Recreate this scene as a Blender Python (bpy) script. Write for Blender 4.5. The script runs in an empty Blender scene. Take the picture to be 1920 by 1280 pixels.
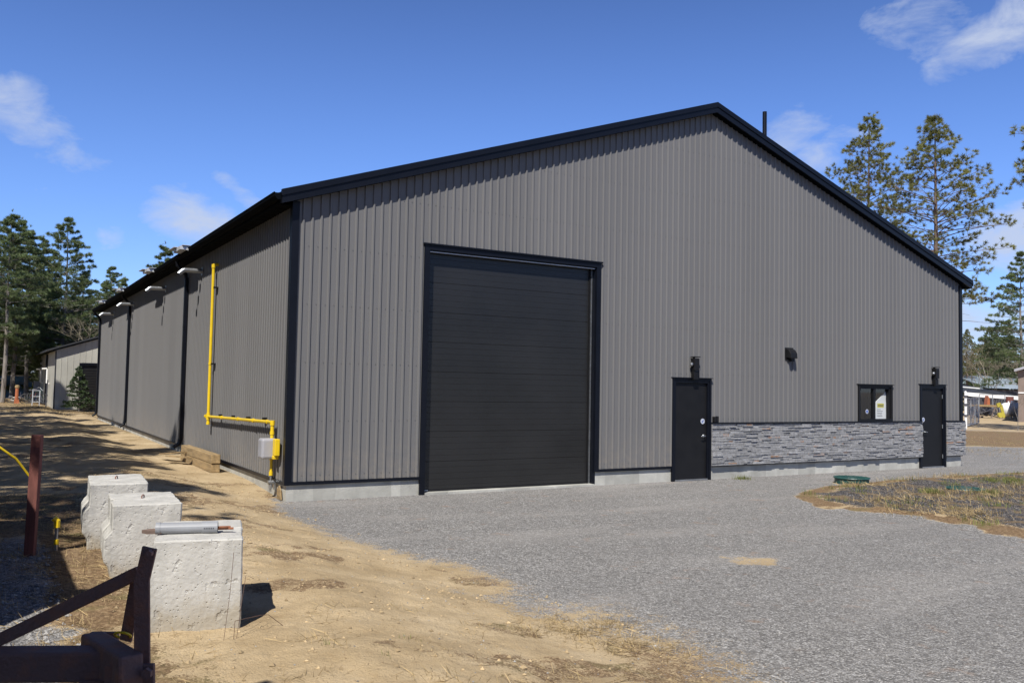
import bpy, math, random
import numpy as np
from mathutils import Vector, Matrix
R = math.radians
sc = bpy.context.scene
col = sc.collection
PI = math.pi

# ---------------------------------------------------------------- camera
cam_d = bpy.data.cameras.new("camera"); cam = bpy.data.objects.new("camera", cam_d); col.objects.link(cam)
sc.camera = cam
yaw, pitch, roll = -0.5408, 0.0501, 0.0186
f0 = Vector((-math.sin(yaw)*math.cos(pitch), math.cos(yaw)*math.cos(pitch), math.sin(pitch)))
r0 = Vector((math.cos(yaw), math.sin(yaw), 0)); u0 = r0.cross(f0)
rr = math.cos(roll)*r0 + math.sin(roll)*u0; uu = -math.sin(roll)*r0 + math.cos(roll)*u0
cam.matrix_world = Matrix(((rr.x, uu.x, -f0.x, -4.1584), (rr.y, uu.y, -f0.y, -13.8807), (rr.z, uu.z, -f0.z, 1.933), (0, 0, 0, 1)))
cam_d.sensor_width = 36; cam_d.lens = 1633.45/1920*36
cam_d.clip_start = 0.05; cam_d.clip_end = 5000

# ---------------------------------------------------------------- sun and sky
SUN = Vector((-0.58, -0.59, 1.0)).normalized()
sun_el = math.asin(SUN.z); sun_az = math.atan2(SUN.x, SUN.y)
ld = bpy.data.lights.new("sun", 'SUN'); ld.energy = 5.0; ld.angle = R(0.5); ld.color = (1, 0.955, 0.88)
lo = bpy.data.objects.new("sun", ld); col.objects.link(lo)
lo.rotation_euler = SUN.to_track_quat('Z', 'Y').to_euler(); lo.location = (-20, -20, 30)
sc.view_settings.view_transform = 'Standard'; sc.view_settings.look = 'None'
sc.view_settings.exposure = 0.30; sc.view_settings.gamma = 1

W = bpy.data.worlds.new("World"); sc.world = W; W.use_nodes = True
nt = W.node_tree; N = nt.nodes; L = nt.links; N.clear()
def wn(t, **k):
    n = N.new(t)
    for a, b in k.items(): setattr(n, a, b)
    return n
def wm(op, a, b=None, c=None):
    n = N.new('ShaderNodeMath'); n.operation = op
    for i, v in enumerate((a, b, c)):
        if v is None: continue
        if isinstance(v, (int, float)): n.inputs[i].default_value = v
        else: L.new(v, n.inputs[i])
    return n.outputs[0]
sky = wn('ShaderNodeTexSky', sky_type='NISHITA', sun_disc=False)
sky.sun_elevation = sun_el; sky.sun_rotation = sun_az
sky.altitude = 0; sky.air_density = 1.0; sky.dust_density = 0.2; sky.ozone_density = 4.0
tint = wn('ShaderNodeMix', data_type='RGBA', blend_type='MULTIPLY'); tint.inputs[0].default_value = 1
L.new(sky.outputs[0], tint.inputs[6]); tint.inputs[7].default_value = (0.71, 0.86, 1.26, 1)
tc = wn('ShaderNodeTexCoord'); sep = wn('ShaderNodeSeparateXYZ'); L.new(tc.outputs['Generated'], sep.inputs[0])
az = wm('ARCTAN2', sep.outputs[0], sep.outputs[1]); el = wm('ARCSINE', sep.outputs[2])
az = wm('MULTIPLY', az, 180/PI); el = wm('MULTIPLY', el, 180/PI)
comb = wn('ShaderNodeCombineXYZ'); L.new(wm('MULTIPLY', az, 0.16), comb.inputs[0]); L.new(wm('MULTIPLY', el, 0.30), comb.inputs[1])
nz = wn('ShaderNodeTexNoise'); nz.inputs['Scale'].default_value = 1.6; nz.inputs['Detail'].default_value = 10; nz.inputs['Roughness'].default_value = 0.60
nz.inputs['Distortion'].default_value = 0.35; L.new(comb.outputs[0], nz.inputs['Vector'])
# clouds: azimuth, elevation, half widths (degrees), slant, strength
CL = [(0.6, 15.0, 3.2, 1.7, -.35, .75), (4.2, 13.0, 2.6, .9, -.2, .6), (10.6, 9.8, 2.5, 1.8, -.12, 1.0), (13.4, 11.5, 1.6, .7, -.6, .7),
      (5.9, 8.3, 1.1, .7, 0, .5), (2.2, 10.6, 1.0, .4, 0, .4), (48.2, 15.6, 2.8, 1.5, .5, .8), (50.5, 14.4, 2.8, 1.1, .3, .65),
      (56.6, 21.3, 2.8, 1.7, 0, .75), (60.8, 20.2, 3.6, 1.8, .3, .95), (62.3, 9.3, 3.2, 2.0, .1, 1.05), (60.0, 3.8, 6.5, 2.0, 0, 1.0),
      (74, 14, 6, 2.5, .2, .9), (-14, 17, 7, 3, .1, .9), (-30, 9, 8, 2, .1, .9), (100, 10, 9, 3, .1, .9), (170, 14, 12, 4, .1, .9), (-90, 12, 12, 4, .1, .9), (35, 1.5, 40, 1.2, 0, .45)]
tot = None
for (ca, ce, wa, we, sl, st) in CL:
    da = wm('SUBTRACT', az, ca); de = wm('SUBTRACT', el, ce)
    de = wm('SUBTRACT', de, wm('MULTIPLY', da, sl))
    q = wm('ADD', wm('POWER', wm('ABSOLUTE', wm('DIVIDE', da, wa)), 2), wm('POWER', wm('ABSOLUTE', wm('DIVIDE', de, we)), 2))
    m = wm('MULTIPLY', wm('MAXIMUM', wm('SUBTRACT', 1.0, wm('MULTIPLY', q, .5)), 0), st)
    tot = m if tot is None else wm('MAXIMUM', tot, m)
dens = wm('SUBTRACT', wm('ADD', wm('MULTIPLY', nz.outputs[0], 2.4), tot), 1.54)
dens = wm('MULTIPLY', dens, 1.0)
cl = wn('ShaderNodeClamp'); L.new(dens, cl.inputs[0]); cl.inputs[2].default_value = 0.85
dens = wm('MULTIPLY', cl.outputs[0], wm('GREATER_THAN', tot, 0.001))
mx = wn('ShaderNodeMix', data_type='RGBA'); L.new(dens, mx.inputs[0]); L.new(tint.outputs[2], mx.inputs[6])
mx.inputs[7].default_value = (4.6, 5.2, 6.6, 1)
grd = wn('ShaderNodeMapRange'); grd.interpolation_type = 'SMOOTHSTEP'; L.new(el, grd.inputs[0]); grd.inputs[1].default_value = 10; grd.inputs[2].default_value = 52; grd.inputs[3].default_value = 1.08; grd.inputs[4].default_value = .30
gm = wn('ShaderNodeMix', data_type='RGBA', blend_type='MULTIPLY'); gm.inputs[0].default_value = 1; L.new(tint.outputs[2], gm.inputs[6]); L.new(grd.outputs[0], gm.inputs[7])
L.new(gm.outputs[2], mx.inputs[6])
bg = wn('ShaderNodeBackground'); bg.inputs[1].default_value = 0.10; L.new(mx.outputs[2], bg.inputs[0])
wo = wn('ShaderNodeOutputWorld'); L.new(bg.outputs[0], wo.inputs[0])

# ---------------------------------------------------------------- helpers
def tag(o, label=None, cat=None, group=None, kind=None):
    if label: o['label'] = label
    if cat: o['category'] = cat
    if group: o['group'] = group
    if kind: o['kind'] = kind
    return o
def empty(name, loc, label, cat, group=None, rz=0):
    o = bpy.data.objects.new(name, None); o.empty_display_size = .2; col.objects.link(o)
    o.location = loc; o.rotation_euler = (0, 0, rz); return tag(o, label, cat, group)
def copy_tree(o, parent=None):
    c = o.copy(); col.objects.link(c)
    if parent is not None: c.parent = parent
    for ch in list(o.children): copy_tree(ch, c)
    return c

class MB:
    def __init__(s): s.v = []; s.f = []; s.t = []
    def quad(s, *pts, t=.5):
        b = len(s.v); s.v += [tuple(p) for p in pts]; s.f.append(tuple(range(b, b+len(pts)))); s.t.append(t)
    def box(s, x0, y0, z0, x1, y1, z1, t=.5, jit=0):
        if x0 > x1: x0, x1 = x1, x0
        if y0 > y1: y0, y1 = y1, y0
        if z0 > z1: z0, z1 = z1, z0
        b = len(s.v)
        for z in (z0, z1):
            for (x, y) in ((x0, y0), (x1, y0), (x1, y1), (x0, y1)):
                s.v.append((x+random.uniform(-jit, jit), y+random.uniform(-jit, jit), z+random.uniform(-jit, jit)))
        for q in ((0, 3, 2, 1), (4, 5, 6, 7), (0, 1, 5, 4), (1, 2, 6, 5), (2, 3, 7, 6), (3, 0, 4, 7)):
            s.f.append(tuple(b+i for i in q)); s.t.append(t)
    def prism(s, poly, p0, axis, t=.5):
        # poly: list of 3D points (planar), extruded by vector axis
        b = len(s.v); n = len(poly)
        s.v += [tuple(p) for p in poly] + [tuple(Vector(p)+Vector(axis)) for p in poly]
        s.f.append(tuple(b+i for i in range(n-1, -1, -1))); s.t.append(t)
        s.f.append(tuple(b+n+i for i in range(n))); s.t.append(t)
        for i in range(n):
            j = (i+1) % n; s.f.append((b+i, b+j, b+n+j, b+n+i)); s.t.append(t)
    def tube(s, pts, rad, n=10, cap=True, t=.5):
        pts = [Vector(p) for p in pts]
        if not isinstance(rad, (list, tuple)): rad = [rad]*len(pts)
        rings = []; prev = None
        for i, p in enumerate(pts):
            d = (pts[min(i+1, len(pts)-1)]-pts[max(i-1, 0)]).normalized()
            a = prev if prev is not None else (Vector((0, 0, 1)) if abs(d.z) < .9 else Vector((1, 0, 0)))
            x = (a - d*a.dot(d))
            if x.length < 1e-4: x = Vector((1, 0, 0)) - d*d.x
            x.normalize(); y = d.cross(x); prev = x
            b = len(s.v); rings.append(b)
            for k in range(n):
                an = 2*PI*k/n; s.v.append(tuple(p + (x*math.cos(an)+y*math.sin(an))*rad[i]))
        for i in range(len(pts)-1):
            a, b = rings[i], rings[i+1]
            for k in range(n):
                j = (k+1) % n; s.f.append((a+k, a+j, b+j, b+k)); s.t.append(t)
        if cap:
            s.f.append(tuple(rings[0]+k for k in range(n-1, -1, -1))); s.t.append(t)
            s.f.append(tuple(rings[-1]+k for k in range(n))); s.t.append(t)
    def bar(s, p0, p1, w, h, up=(0, 0, 1), t=.5):
        p0, p1 = Vector(p0), Vector(p1); d = (p1-p0).normalized(); x = d.cross(Vector(up)).normalized(); y = x.cross(d)
        b = len(s.v)
        for p in (p0, p1):
            for (a, c) in ((-1, -1), (1, -1), (1, 1), (-1, 1)): s.v.append(tuple(p + x*a*w/2 + y*c*h/2))
        for q in ((0, 1, 2, 3), (7, 6, 5, 4), (0, 4, 5, 1), (1, 5, 6, 2), (2, 6, 7, 3), (3, 7, 4, 0)):
            s.f.append(tuple(b+i for i in q)); s.t.append(t)
    def build(s, name, mat, parent=None, smooth=False, bevel=0, loc=None):
        m = bpy.data.meshes.new(name); m.from_pydata(s.v, [], s.f); m.update()
        a = m.attributes.new('tint', 'FLOAT', 'FACE'); a.data.foreach_set('value', np.array(s.t, dtype=np.float32))
        m.materials.append(mat)
        if smooth: m.polygons.foreach_set('use_smooth', [True]*len(m.polygons))
        o = bpy.data.objects.new(name, m); col.objects.link(o)
        if parent is not None: o.parent = parent
        if loc is not None: o.location = loc
        if bevel:
            b = o.modifiers.new('bevel', 'BEVEL'); b.width = bevel; b.segments = 2; b.limit_method = 'ANGLE'
        return o

def mat(name, c, rough=.6, metal=0, var=.12, vs=3, bump=0, bs=60, c2=None, tintamt=0, spec=.5, stretch=(1, 1, 1), fac=(.35, .65), tr=0):
    m = bpy.data.materials.new(name); m.use_nodes = True; n = m.node_tree.nodes; l = m.node_tree.links
    b = n['Principled BSDF']; b.inputs['Roughness'].default_value = rough; b.inputs['Metallic'].default_value = metal
    b.inputs['Specular IOR Level'].default_value = spec
    t = n.new('ShaderNodeTexCoord'); mp = n.new('ShaderNodeMapping'); mp.inputs['Scale'].default_value = stretch
    l.new(t.outputs['Object'], mp.inputs[0])
    no = n.new('ShaderNodeTexNoise'); no.inputs['Scale'].default_value = vs; no.inputs['Detail'].default_value = 8; no.inputs['Roughness'].default_value = .6
    l.new(mp.outputs[0], no.inputs[0])
    mr = n.new('ShaderNodeMapRange'); mr.inputs[1].default_value = fac[0]; mr.inputs[2].default_value = fac[1]; l.new(no.outputs[0], mr.inputs[0])
    mi = n.new('ShaderNodeMix'); mi.data_type = 'RGBA'; l.new(mr.outputs[0], mi.inputs[0])
    c2 = c2 or tuple(x*(1+var) for x in c); c1 = c if c2 and var == 0 else tuple(x*(1-var) for x in c)
    mi.inputs[6].default_value = (*c1, 1); mi.inputs[7].default_value = (*c2, 1)
    out = mi.outputs[2]
    if tintamt:
        at = n.new('ShaderNodeAttribute'); at.attribute_name = 'tint'
        ma = n.new('ShaderNodeMapRange'); ma.inputs[3].default_value = 1-tintamt; ma.inputs[4].default_value = 1+tintamt; l.new(at.outputs['Fac'], ma.inputs[0])
        hs = n.new('ShaderNodeHueSaturation'); l.new(out, hs.inputs['Color']); l.new(ma.outputs[0], hs.inputs['Value']); out = hs.outputs[0]
    l.new(out, b.inputs['Base Color'])
    rv = n.new('ShaderNodeMapRange'); rv.inputs[3].default_value = rough*.85; rv.inputs[4].default_value = min(1, rough*1.15); l.new(no.outputs[0], rv.inputs[0]); l.new(rv.outputs[0], b.inputs['Roughness'])
    if bump:
        n2 = n.new('ShaderNodeTexNoise'); n2.inputs['Scale'].default_value = bs; n2.inputs['Detail'].default_value = 6; l.new(mp.outputs[0], n2.inputs[0])
        bp = n.new('ShaderNodeBump'); bp.inputs['Strength'].default_value = bump; bp.inputs['Distance'].default_value = .02; l.new(n2.outputs[0], bp.inputs['Height']); l.new(bp.outputs[0], b.inputs['Normal'])
    if tr:
        ts = n.new('ShaderNodeBsdfTranslucent'); l.new(out, ts.inputs[0]); ms = n.new('ShaderNodeMixShader'); ms.inputs[0].default_value = tr
        l.new(b.outputs[0], ms.inputs[1]); l.new(ts.outputs[0], ms.inputs[2]); l.new(ms.outputs[0], n['Material Output'].inputs[0])
    return m

M = {}
M['siding'] = mat('grey_siding', (.156, .154, .155), .42, 0, .03, .4, .10, 3, tintamt=.03, stretch=(1, 1, .25), spec=.15)
M['black'] = mat('black_trim', (.004, .0052, .0095), .42, 0, .15, 2, spec=.25)
M['orangeyellow'] = mat('worn_yellow', (.42, .36, .05), .7, 0, .2, 3)
M['meshwire'] = mat('fence_wire', (.36, .37, .38), .6, .2, .1, 4)
M['wirerust'] = mat('wire_rust', (.12, .07, .05), .8, 0, .2, 9)
M['soffit'] = mat('black_soffit', (.003, .004, .006), .8, 0, .15, 2, spec=.04)
M['blackflat'] = mat('black_paint', (.008, .008, .009), .55, 0, .2, 3, spec=.3)
M['door'] = mat('charcoal_door', (.0165, .0162, .0162), .30, .0, .18, .7, .12, 2.5)
M['concrete'] = mat('concrete', (.40, .395, .36), .9, 0, .16, 2.2, .25, 40)
M['block'] = mat('block_concrete', (.48, .47, .44), .9, 0, .10, 5, .35, 28)
M['yellow'] = mat('yellow_pipe', (.72, .50, .012), .4, 0, .08, 4)
M['galv'] = mat('galvanised', (.40, .415, .43), .38, .85, .15, 12)
M['alu'] = mat('white_metal', (.55, .57, .60), .45, .3, .08, 5)
M['greybox'] = mat('grey_plastic', (.33, .33, .36), .5, 0, .06, 4)
M['wood'] = mat('weathered_timber', (.30, .21, .105), .85, 0, .3, 3, .3, 30, stretch=(6, .6, 6))
M['rust'] = mat('rusted_steel', (.44, .25, .21), .75, .0, .5, 9, .4, 60, c2=(.36, .15, .08), fac=(.5, .75))
M['redpost'] = mat('red_post', (.17, .06, .047), .85, 0, .3, 5, .2, 40, stretch=(3, 3, .5))
M['stone'] = mat('ledge_stone', (.275, .275, .28), .85, 0, .22, 14, .6, 45, tintamt=.20)
M['bark'] = mat('pine_bark', (.15, .105, .085), .95, 0, .35, 3, .6, 20, stretch=(1, 1, .3))
M['barkgrey'] = mat('grey_bark', (.20, .18, .16), .95, 0, .35, 4, .6, 20, stretch=(1, 1, .3))
M['needle'] = mat('red_pine_needles', (.215, .215, .070), .6, 0, .25, 1.1, tintamt=.40, tr=.4)
M['needle2'] = mat('white_pine_needles', (.165, .210, .090), .6, 0, .28, .8, tintamt=.40, tr=.4)
M['spruce'] = mat('spruce_needles', (.060, .095, .038), .6, 0, .2, 2, tintamt=.4, tr=.25)
M['twig'] = mat('bare_twigs', (.17, .145, .10), .9, 0, .25, 2, tintamt=.35)
M['drygrass'] = mat('dry_grass', (.36, .27, .14), .9, 0, .25, 4, tintamt=.5, tr=.2)
M['greengrass'] = mat('green_grass', (.17, .19, .05), .8, 0, .25, 4, tintamt=.5, tr=.3)
M['lid'] = mat('green_lid', (.016, .070, .062), .45, 0, .2, 8)
M['white'] = mat('white_paint', (.78, .78, .76), .5, 0, .05, 4)
M['paper'] = mat('paper', (.80, .80, .78), .8, 0, .03, 4)
M['signyellow'] = mat('sign_yellow', (.62, .55, .06), .7, 0, .05, 4)
M['ink'] = mat('dark_ink', (.06, .06, .07), .7, 0, .05, 4)
M['sticker'] = mat('sticker', (.45, .48, .56), .5, 0, .05, 4)
M['stickerblue'] = mat('sticker_blue', (.10, .16, .42), .5, 0, .05, 4)
M['interior'] = mat('interior_grey', (.24, .26, .28), .8, 0, .1, 2)
M['shed'] = mat('beige_siding', (.40, .39, .34), .6, 0, .06, 1, tintamt=.06)
M['shedroof'] = mat('dark_roof', (.03, .032, .036), .6, 0, .2, 2)
M['orange'] = mat('orange_paint', (.38, .12, .05), .6, 0, .15, 4)
M['blue'] = mat('blue_tarp', (.10, .24, .50), .6, 0, .35, 1.2)
M['palemetal'] = mat('pale_roof_metal', (.42, .50, .58), .35, .3, .15, .8)
M['brownwall'] = mat('brown_wall', (.20, .155, .13), .8, 0, .1, 2)
M['pebble'] = mat('pebbles', (.25, .243, .235), .9, 0, .2, 9, tintamt=.45, spec=.2)
M['clod'] = mat('sand_clods', (.36, .27, .155), .95, 0, .2, 9, tintamt=.35)
M['litter'] = mat('brown_litter', (.13, .085, .05), .9, 0, .3, 5, tintamt=.6)
M['copper'] = mat('rusty_rod', (.30, .12, .06), .7, .3, .3, 20)

def glass_mat():
    m = bpy.data.materials.new('window_glass'); m.use_nodes = True; n = m.node_tree.nodes; l = m.node_tree.links; n.remove(n['Principled BSDF'])
    a = n.new('ShaderNodeBsdfTransparent'); a.inputs[0].default_value = (.93, .95, .96, 1); g = n.new('ShaderNodeBsdfGlossy'); g.inputs['Roughness'].default_value = .02
    ms = n.new('ShaderNodeMixShader'); ms.inputs[0].default_value = .14
    l.new(a.outputs[0], ms.inputs[1]); l.new(g.outputs[0], ms.inputs[2]); l.new(ms.outputs[0], n['Material Output'].inputs[0]); return m
M['glass'] = glass_mat()

# concrete: form-panel joints, lime streaks
def tune_concrete():
    m = M['concrete']; n = m.node_tree.nodes; l = m.node_tree.links; b = n['Principled BSDF']
    src = b.inputs['Base Color'].links[0].from_socket
    t = n.new('ShaderNodeTexCoord'); mp = n.new('ShaderNodeMapping'); mp.inputs['Scale'].default_value = (1.6, 1.6, .05); l.new(t.outputs['Object'], mp.inputs[0])
    v = n.new('ShaderNodeTexVoronoi'); v.inputs['Scale'].default_value = 1.0; l.new(mp.outputs[0], v.inputs[0])
    s = n.new('ShaderNodeSeparateColor'); l.new(v.outputs['Color'], s.inputs[0]); r = n.new('ShaderNodeMapRange'); r.inputs[3].default_value = .80; r.inputs[4].default_value = 1.18; l.new(s.outputs[0], r.inputs[0])
    h = n.new('ShaderNodeHueSaturation'); l.new(src, h.inputs['Color']); l.new(r.outputs[0], h.inputs['Value']); l.new(h.outputs[0], b.inputs['Base Color'])
tune_concrete()
def tune_siding():
    m = M['siding']; n = m.node_tree.nodes; l = m.node_tree.links; b = n['Principled BSDF']; src = b.inputs['Base Color'].links[0].from_socket
    t = n.new('ShaderNodeTexCoord'); sp = n.new('ShaderNodeSeparateXYZ'); l.new(t.outputs['Object'], sp.inputs[0])
    no = n.new('ShaderNodeTexNoise'); no.inputs['Scale'].default_value = 5; no.inputs['Detail'].default_value = 8; no.inputs['Roughness'].default_value = .75; l.new(t.outputs['Object'], no.inputs[0])
    a = n.new('ShaderNodeMapRange'); a.inputs[1].default_value = .3; a.inputs[2].default_value = 1.1; a.inputs[3].default_value = .30; a.inputs[4].default_value = 0; l.new(sp.outputs[2], a.inputs[0])
    k = n.new('ShaderNodeMapRange'); k.inputs[1].default_value = .42; k.inputs[2].default_value = .62; l.new(no.outputs[0], k.inputs[0])
    mu = n.new('ShaderNodeMath'); mu.operation = 'MULTIPLY'; l.new(a.outputs[0], mu.inputs[0]); l.new(k.outputs[0], mu.inputs[1])
    x = n.new('ShaderNodeMix'); x.data_type = 'RGBA'; l.new(mu.outputs[0], x.inputs[0]); l.new(src, x.inputs[6]); x.inputs[7].default_value = (.30, .25, .19, 1); l.new(x.outputs[2], b.inputs['Base Color'])
tune_siding()
# casting pits on the concrete blocks
def tune_block():
    m = M['block']; n = m.node_tree.nodes; l = m.node_tree.links; b = n['Principled BSDF']
    t = n.new('ShaderNodeTexCoord'); no = n.new('ShaderNodeTexNoise'); no.inputs['Scale'].default_value = 11; no.inputs['Detail'].default_value = 5; l.new(t.outputs['Object'], no.inputs[0])
    r = n.new('ShaderNodeMapRange'); r.inputs[1].default_value = .60; r.inputs[2].default_value = .68; r.inputs[3].default_value = 1; r.inputs[4].default_value = 0; l.new(no.outputs[0], r.inputs[0])
    v = n.new('ShaderNodeTexVoronoi'); v.inputs['Scale'].default_value = 34; l.new(t.outputs['Object'], v.inputs[0])
    r2 = n.new('ShaderNodeMapRange'); r2.inputs[1].default_value = .06; r2.inputs[2].default_value = .22; l.new(v.outputs[0], r2.inputs[0])
    mm = n.new('ShaderNodeMath'); mm.operation = 'MINIMUM'; l.new(r.outputs[0], mm.inputs[0]); l.new(r2.outputs[0], mm.inputs[1])
    bp = n.new('ShaderNodeBump'); bp.inputs['Strength'].default_value = .6; bp.inputs['Distance'].default_value = .011; l.new(mm.outputs[0], bp.inputs['Height'])
    l.new(b.inputs['Normal'].links[0].from_socket, bp.inputs['Normal']); l.new(bp.outputs[0], b.inputs['Normal'])
tune_block()
def stain_block():
    m = M['block']; n = m.node_tree.nodes; l = m.node_tree.links; b = n['Principled BSDF']; src = b.inputs['Base Color'].links[0].from_socket
    t = n.new('ShaderNodeTexCoord'); sp = n.new('ShaderNodeSeparateXYZ'); l.new(t.outputs['Object'], sp.inputs[0])
    no = n.new('ShaderNodeTexNoise'); no.inputs['Scale'].default_value = 6; no.inputs['Detail'].default_value = 7; no.inputs['Roughness'].default_value = .7; l.new(t.outputs['Object'], no.inputs[0])
    ad = n.new('ShaderNodeMath'); ad.operation = 'MULTIPLY_ADD'; l.new(no.outputs[0], ad.inputs[0]); ad.inputs[1].default_value = -.55; l.new(sp.outputs[2], ad.inputs[2])
    a = n.new('ShaderNodeMapRange'); a.inputs[1].default_value = -.26; a.inputs[2].default_value = -.10; a.inputs[3].default_value = .6; a.inputs[4].default_value = 0; l.new(ad.outputs[0], a.inputs[0])
    x = n.new('ShaderNodeMix'); x.data_type = 'RGBA'; l.new(a.outputs[0], x.inputs[0]); l.new(src, x.inputs[6]); x.inputs[7].default_value = (.27, .22, .14, 1)
    mp = n.new('ShaderNodeMapping'); mp.inputs['Scale'].default_value = (9, 9, 1.2); l.new(t.outputs['Object'], mp.inputs[0]); n2 = n.new('ShaderNodeTexNoise'); n2.inputs['Scale'].default_value = 1; n2.inputs['Detail'].default_value = 6; l.new(mp.outputs[0], n2.inputs[0])
    k = n.new('ShaderNodeMapRange'); k.inputs[1].default_value = .5; k.inputs[2].default_value = .72; k.inputs[4].default_value = .45; l.new(n2.outputs[0], k.inputs[0])
    y = n.new('ShaderNodeMix'); y.data_type = 'RGBA'; l.new(k.outputs[0], y.inputs[0]); l.new(x.outputs[2], y.inputs[6]); y.inputs[7].default_value = (.29, .285, .26, 1); l.new(y.outputs[2], b.inputs['Base Color'])
stain_block()
def tune_stone():
    m = M['stone']; n = m.node_tree.nodes; l = m.node_tree.links; b = n['Principled BSDF']; src = b.inputs['Base Color'].links[0].from_socket
    a = n.new('ShaderNodeAttribute'); a.attribute_name = 'tint'; g = n.new('ShaderNodeMath'); g.operation = 'GREATER_THAN'; g.inputs[1].default_value = .95; l.new(a.outputs['Fac'], g.inputs[0])
    t = n.new('ShaderNodeTexCoord'); no = n.new('ShaderNodeTexNoise'); no.inputs['Scale'].default_value = 7; l.new(t.outputs['Object'], no.inputs[0]); r_ = n.new('ShaderNodeMapRange'); r_.inputs[1].default_value = .4; r_.inputs[2].default_value = .6; l.new(no.outputs[0], r_.inputs[0])
    mu = n.new('ShaderNodeMath'); mu.operation = 'MULTIPLY'; l.new(g.outputs[0], mu.inputs[0]); l.new(r_.outputs[0], mu.inputs[1])
    x = n.new('ShaderNodeMix'); x.data_type = 'RGBA'; l.new(mu.outputs[0], x.inputs[0]); l.new(src, x.inputs[6]); x.inputs[7].default_value = (.34, .21, .14, 1); l.new(x.outputs[2], b.inputs['Base Color'])
tune_stone()

# ---------------------------------------------------------------- ground
def vnoise(x, y, seed=0):
    xi = np.floor(x).astype(np.int64); yi = np.floor(y).astype(np.int64); xf = x-xi; yf = y-yi
    def h(a, b):
        n = (a*374761393 + b*668265263 + seed*1442695041) & 0xffffffff
        n = ((n ^ (n >> 13))*1274126177) & 0xffffffff
        return ((n ^ (n >> 16)) & 0xffff)/65535.0
    u = xf*xf*(3-2*xf); v = yf*yf*(3-2*yf)
    return (h(xi, yi)*(1-u)+h(xi+1, yi)*u)*(1-v)+(h(xi, yi+1)*(1-u)+h(xi+1, yi+1)*u)*v
def fbm(x, y, s, o=4, seed=0):
    a = 0; amp = 1; tot = 0
    for i in range(o): a = a+amp*vnoise(x*s*2**i+17.3*i, y*s*2**i+5.1*i, seed+i); tot += amp; amp *= .5
    return a/tot
def sst(a, b, x): t = np.clip((x-a)/(b-a), 0, 1); return t*t*(3-2*t)
EDGE = [(-40, -.3), (-18, -.2), (-9.8, .1), (-8.98, .27), (-8.16, .29), (-7.55, .23), (-6.81, .08), (-5.93, .14), (-4.87, -.05), (-4.05, -.25), (-3.13, -.45), (-1.63, -.5), (.0, -.15)]
BED = np.array([(7.55, -4.2), (7.9, -3.1), (8.9, -2.45), (9.9, -2.0), (11.0, -1.75), (12.6, -1.6), (14.6, -1.6), (18.3, -1.7), (24, -2.2), (24, -16), (7.0, -16), (7.3, -12), (7.55, -8.5), (7.8, -7.0), (8.05, -5.4)])
def inpoly_dist(x, y, P):
    ins = np.zeros(x.shape, bool); d = np.full(x.shape, 1e9)
    for i in range(len(P)):
        x1, y1 = P[i]; x2, y2 = P[(i+1) % len(P)]
        c = ((y1 > y) != (y2 > y)); xx = (x2-x1)*(y-y1)/((y2-y1) if y2 != y1 else 1e-9)+x1
        ins ^= c & (x < xx)
        t = np.clip(((x-x1)*(x2-x1)+(y-y1)*(y2-y1))/((x2-x1)**2+(y2-y1)**2), 0, 1)
        d = np.minimum(d, np.hypot(x-x1-t*(x2-x1), y-y1-t*(y2-y1)))
    return np.where(ins, d, -d)
def ground_h(x, y):
    x = np.asarray(x, float); y = np.asarray(y, float)
    left = .30*sst(.1, -2.1, x)
    wall = .13*sst(-.5, 3.0, y)*sst(.6, -.1, x)
    h = np.maximum(left, wall)
    edge = np.interp(y, [e[0] for e in EDGE], [e[1] for e in EDGE])
    sand = sst(.3, -.6, x-edge)*(y < 60)
    rough = (fbm(x, y, .9, 4, 3)-.5)*.10 + (fbm(x, y, 5, 3, 9)-.5)*.040+(fbm(x, y, 11, 2, 19)-.5)*.016
    near = sst(80, 30, np.hypot(x, y))
    bed = sst(-.2, .8, inpoly_dist(x, y, BED))
    flat = 1-sst(.9, .2, np.maximum(-x, 0))*sst(-1.2, -.2, y)*.7
    h = h + rough*near*(sand*.9*flat+.10) + bed*(.05+(fbm(x, y, 2.5, 4, 5)-.4)*.10)
    return h
def gh(x, y): return float(ground_h(np.array([x]), np.array([y]))[0])
def axis(segs):
    out = [segs[0][0]]
    for a, b, st in segs:
        n = max(1, int(round((b-a)/st))); out += list(a+(b-a)*np.arange(1, n+1)/n)
    return np.array(out)
gx = axis([(-2500, -300, 440), (-300, -60, 40), (-60, -14, 4), (-14, -5, .5), (-5, 2, .055), (2, 22, .11), (22, 60, .6), (60, 200, 6), (200, 2500, 300)])
gy = axis([(-2500, -300, 440), (-300, -60, 40), (-60, -15, 3), (-15, -11.5, .3), (-11.5, 1, .055), (1, 30, .16), (30, 70, .6), (70, 250, 8), (250, 2500, 300)])
X, Y = np.meshgrid(gx, gy); Z = ground_h(X, Y)
nx, ny = len(gx), len(gy)
me = bpy.data.meshes.new('ground'); me.vertices.add(nx*ny)
me.vertices.foreach_set('co', np.stack([X, Y, Z], -1).astype(np.float32).ravel())
ii, jj = np.meshgrid(np.arange(nx-1), np.arange(ny-1)); a = (jj*nx+ii).ravel()
fc = np.stack([a, a+1, a+1+nx, a+nx], -1).astype(np.int32)
me.loops.add(fc.size); me.loops.foreach_set('vertex_index', fc.ravel()); me.polygons.add(len(fc))
me.polygons.foreach_set('loop_start', np.arange(0, fc.size, 4, dtype=np.int32)); me.polygons.foreach_set('use_smooth', np.ones(len(fc), bool))
me.update(); me.validate()
edge = np.interp(Y, [e[0] for e in EDGE], [e[1] for e in EDGE])
ed = X-edge + (fbm(X, Y, 1.1, 4, 21)-.5)*.9*sst(-2, -7, Y) + (fbm(X, Y, 3.5, 3, 22)-.5)*.35
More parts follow.
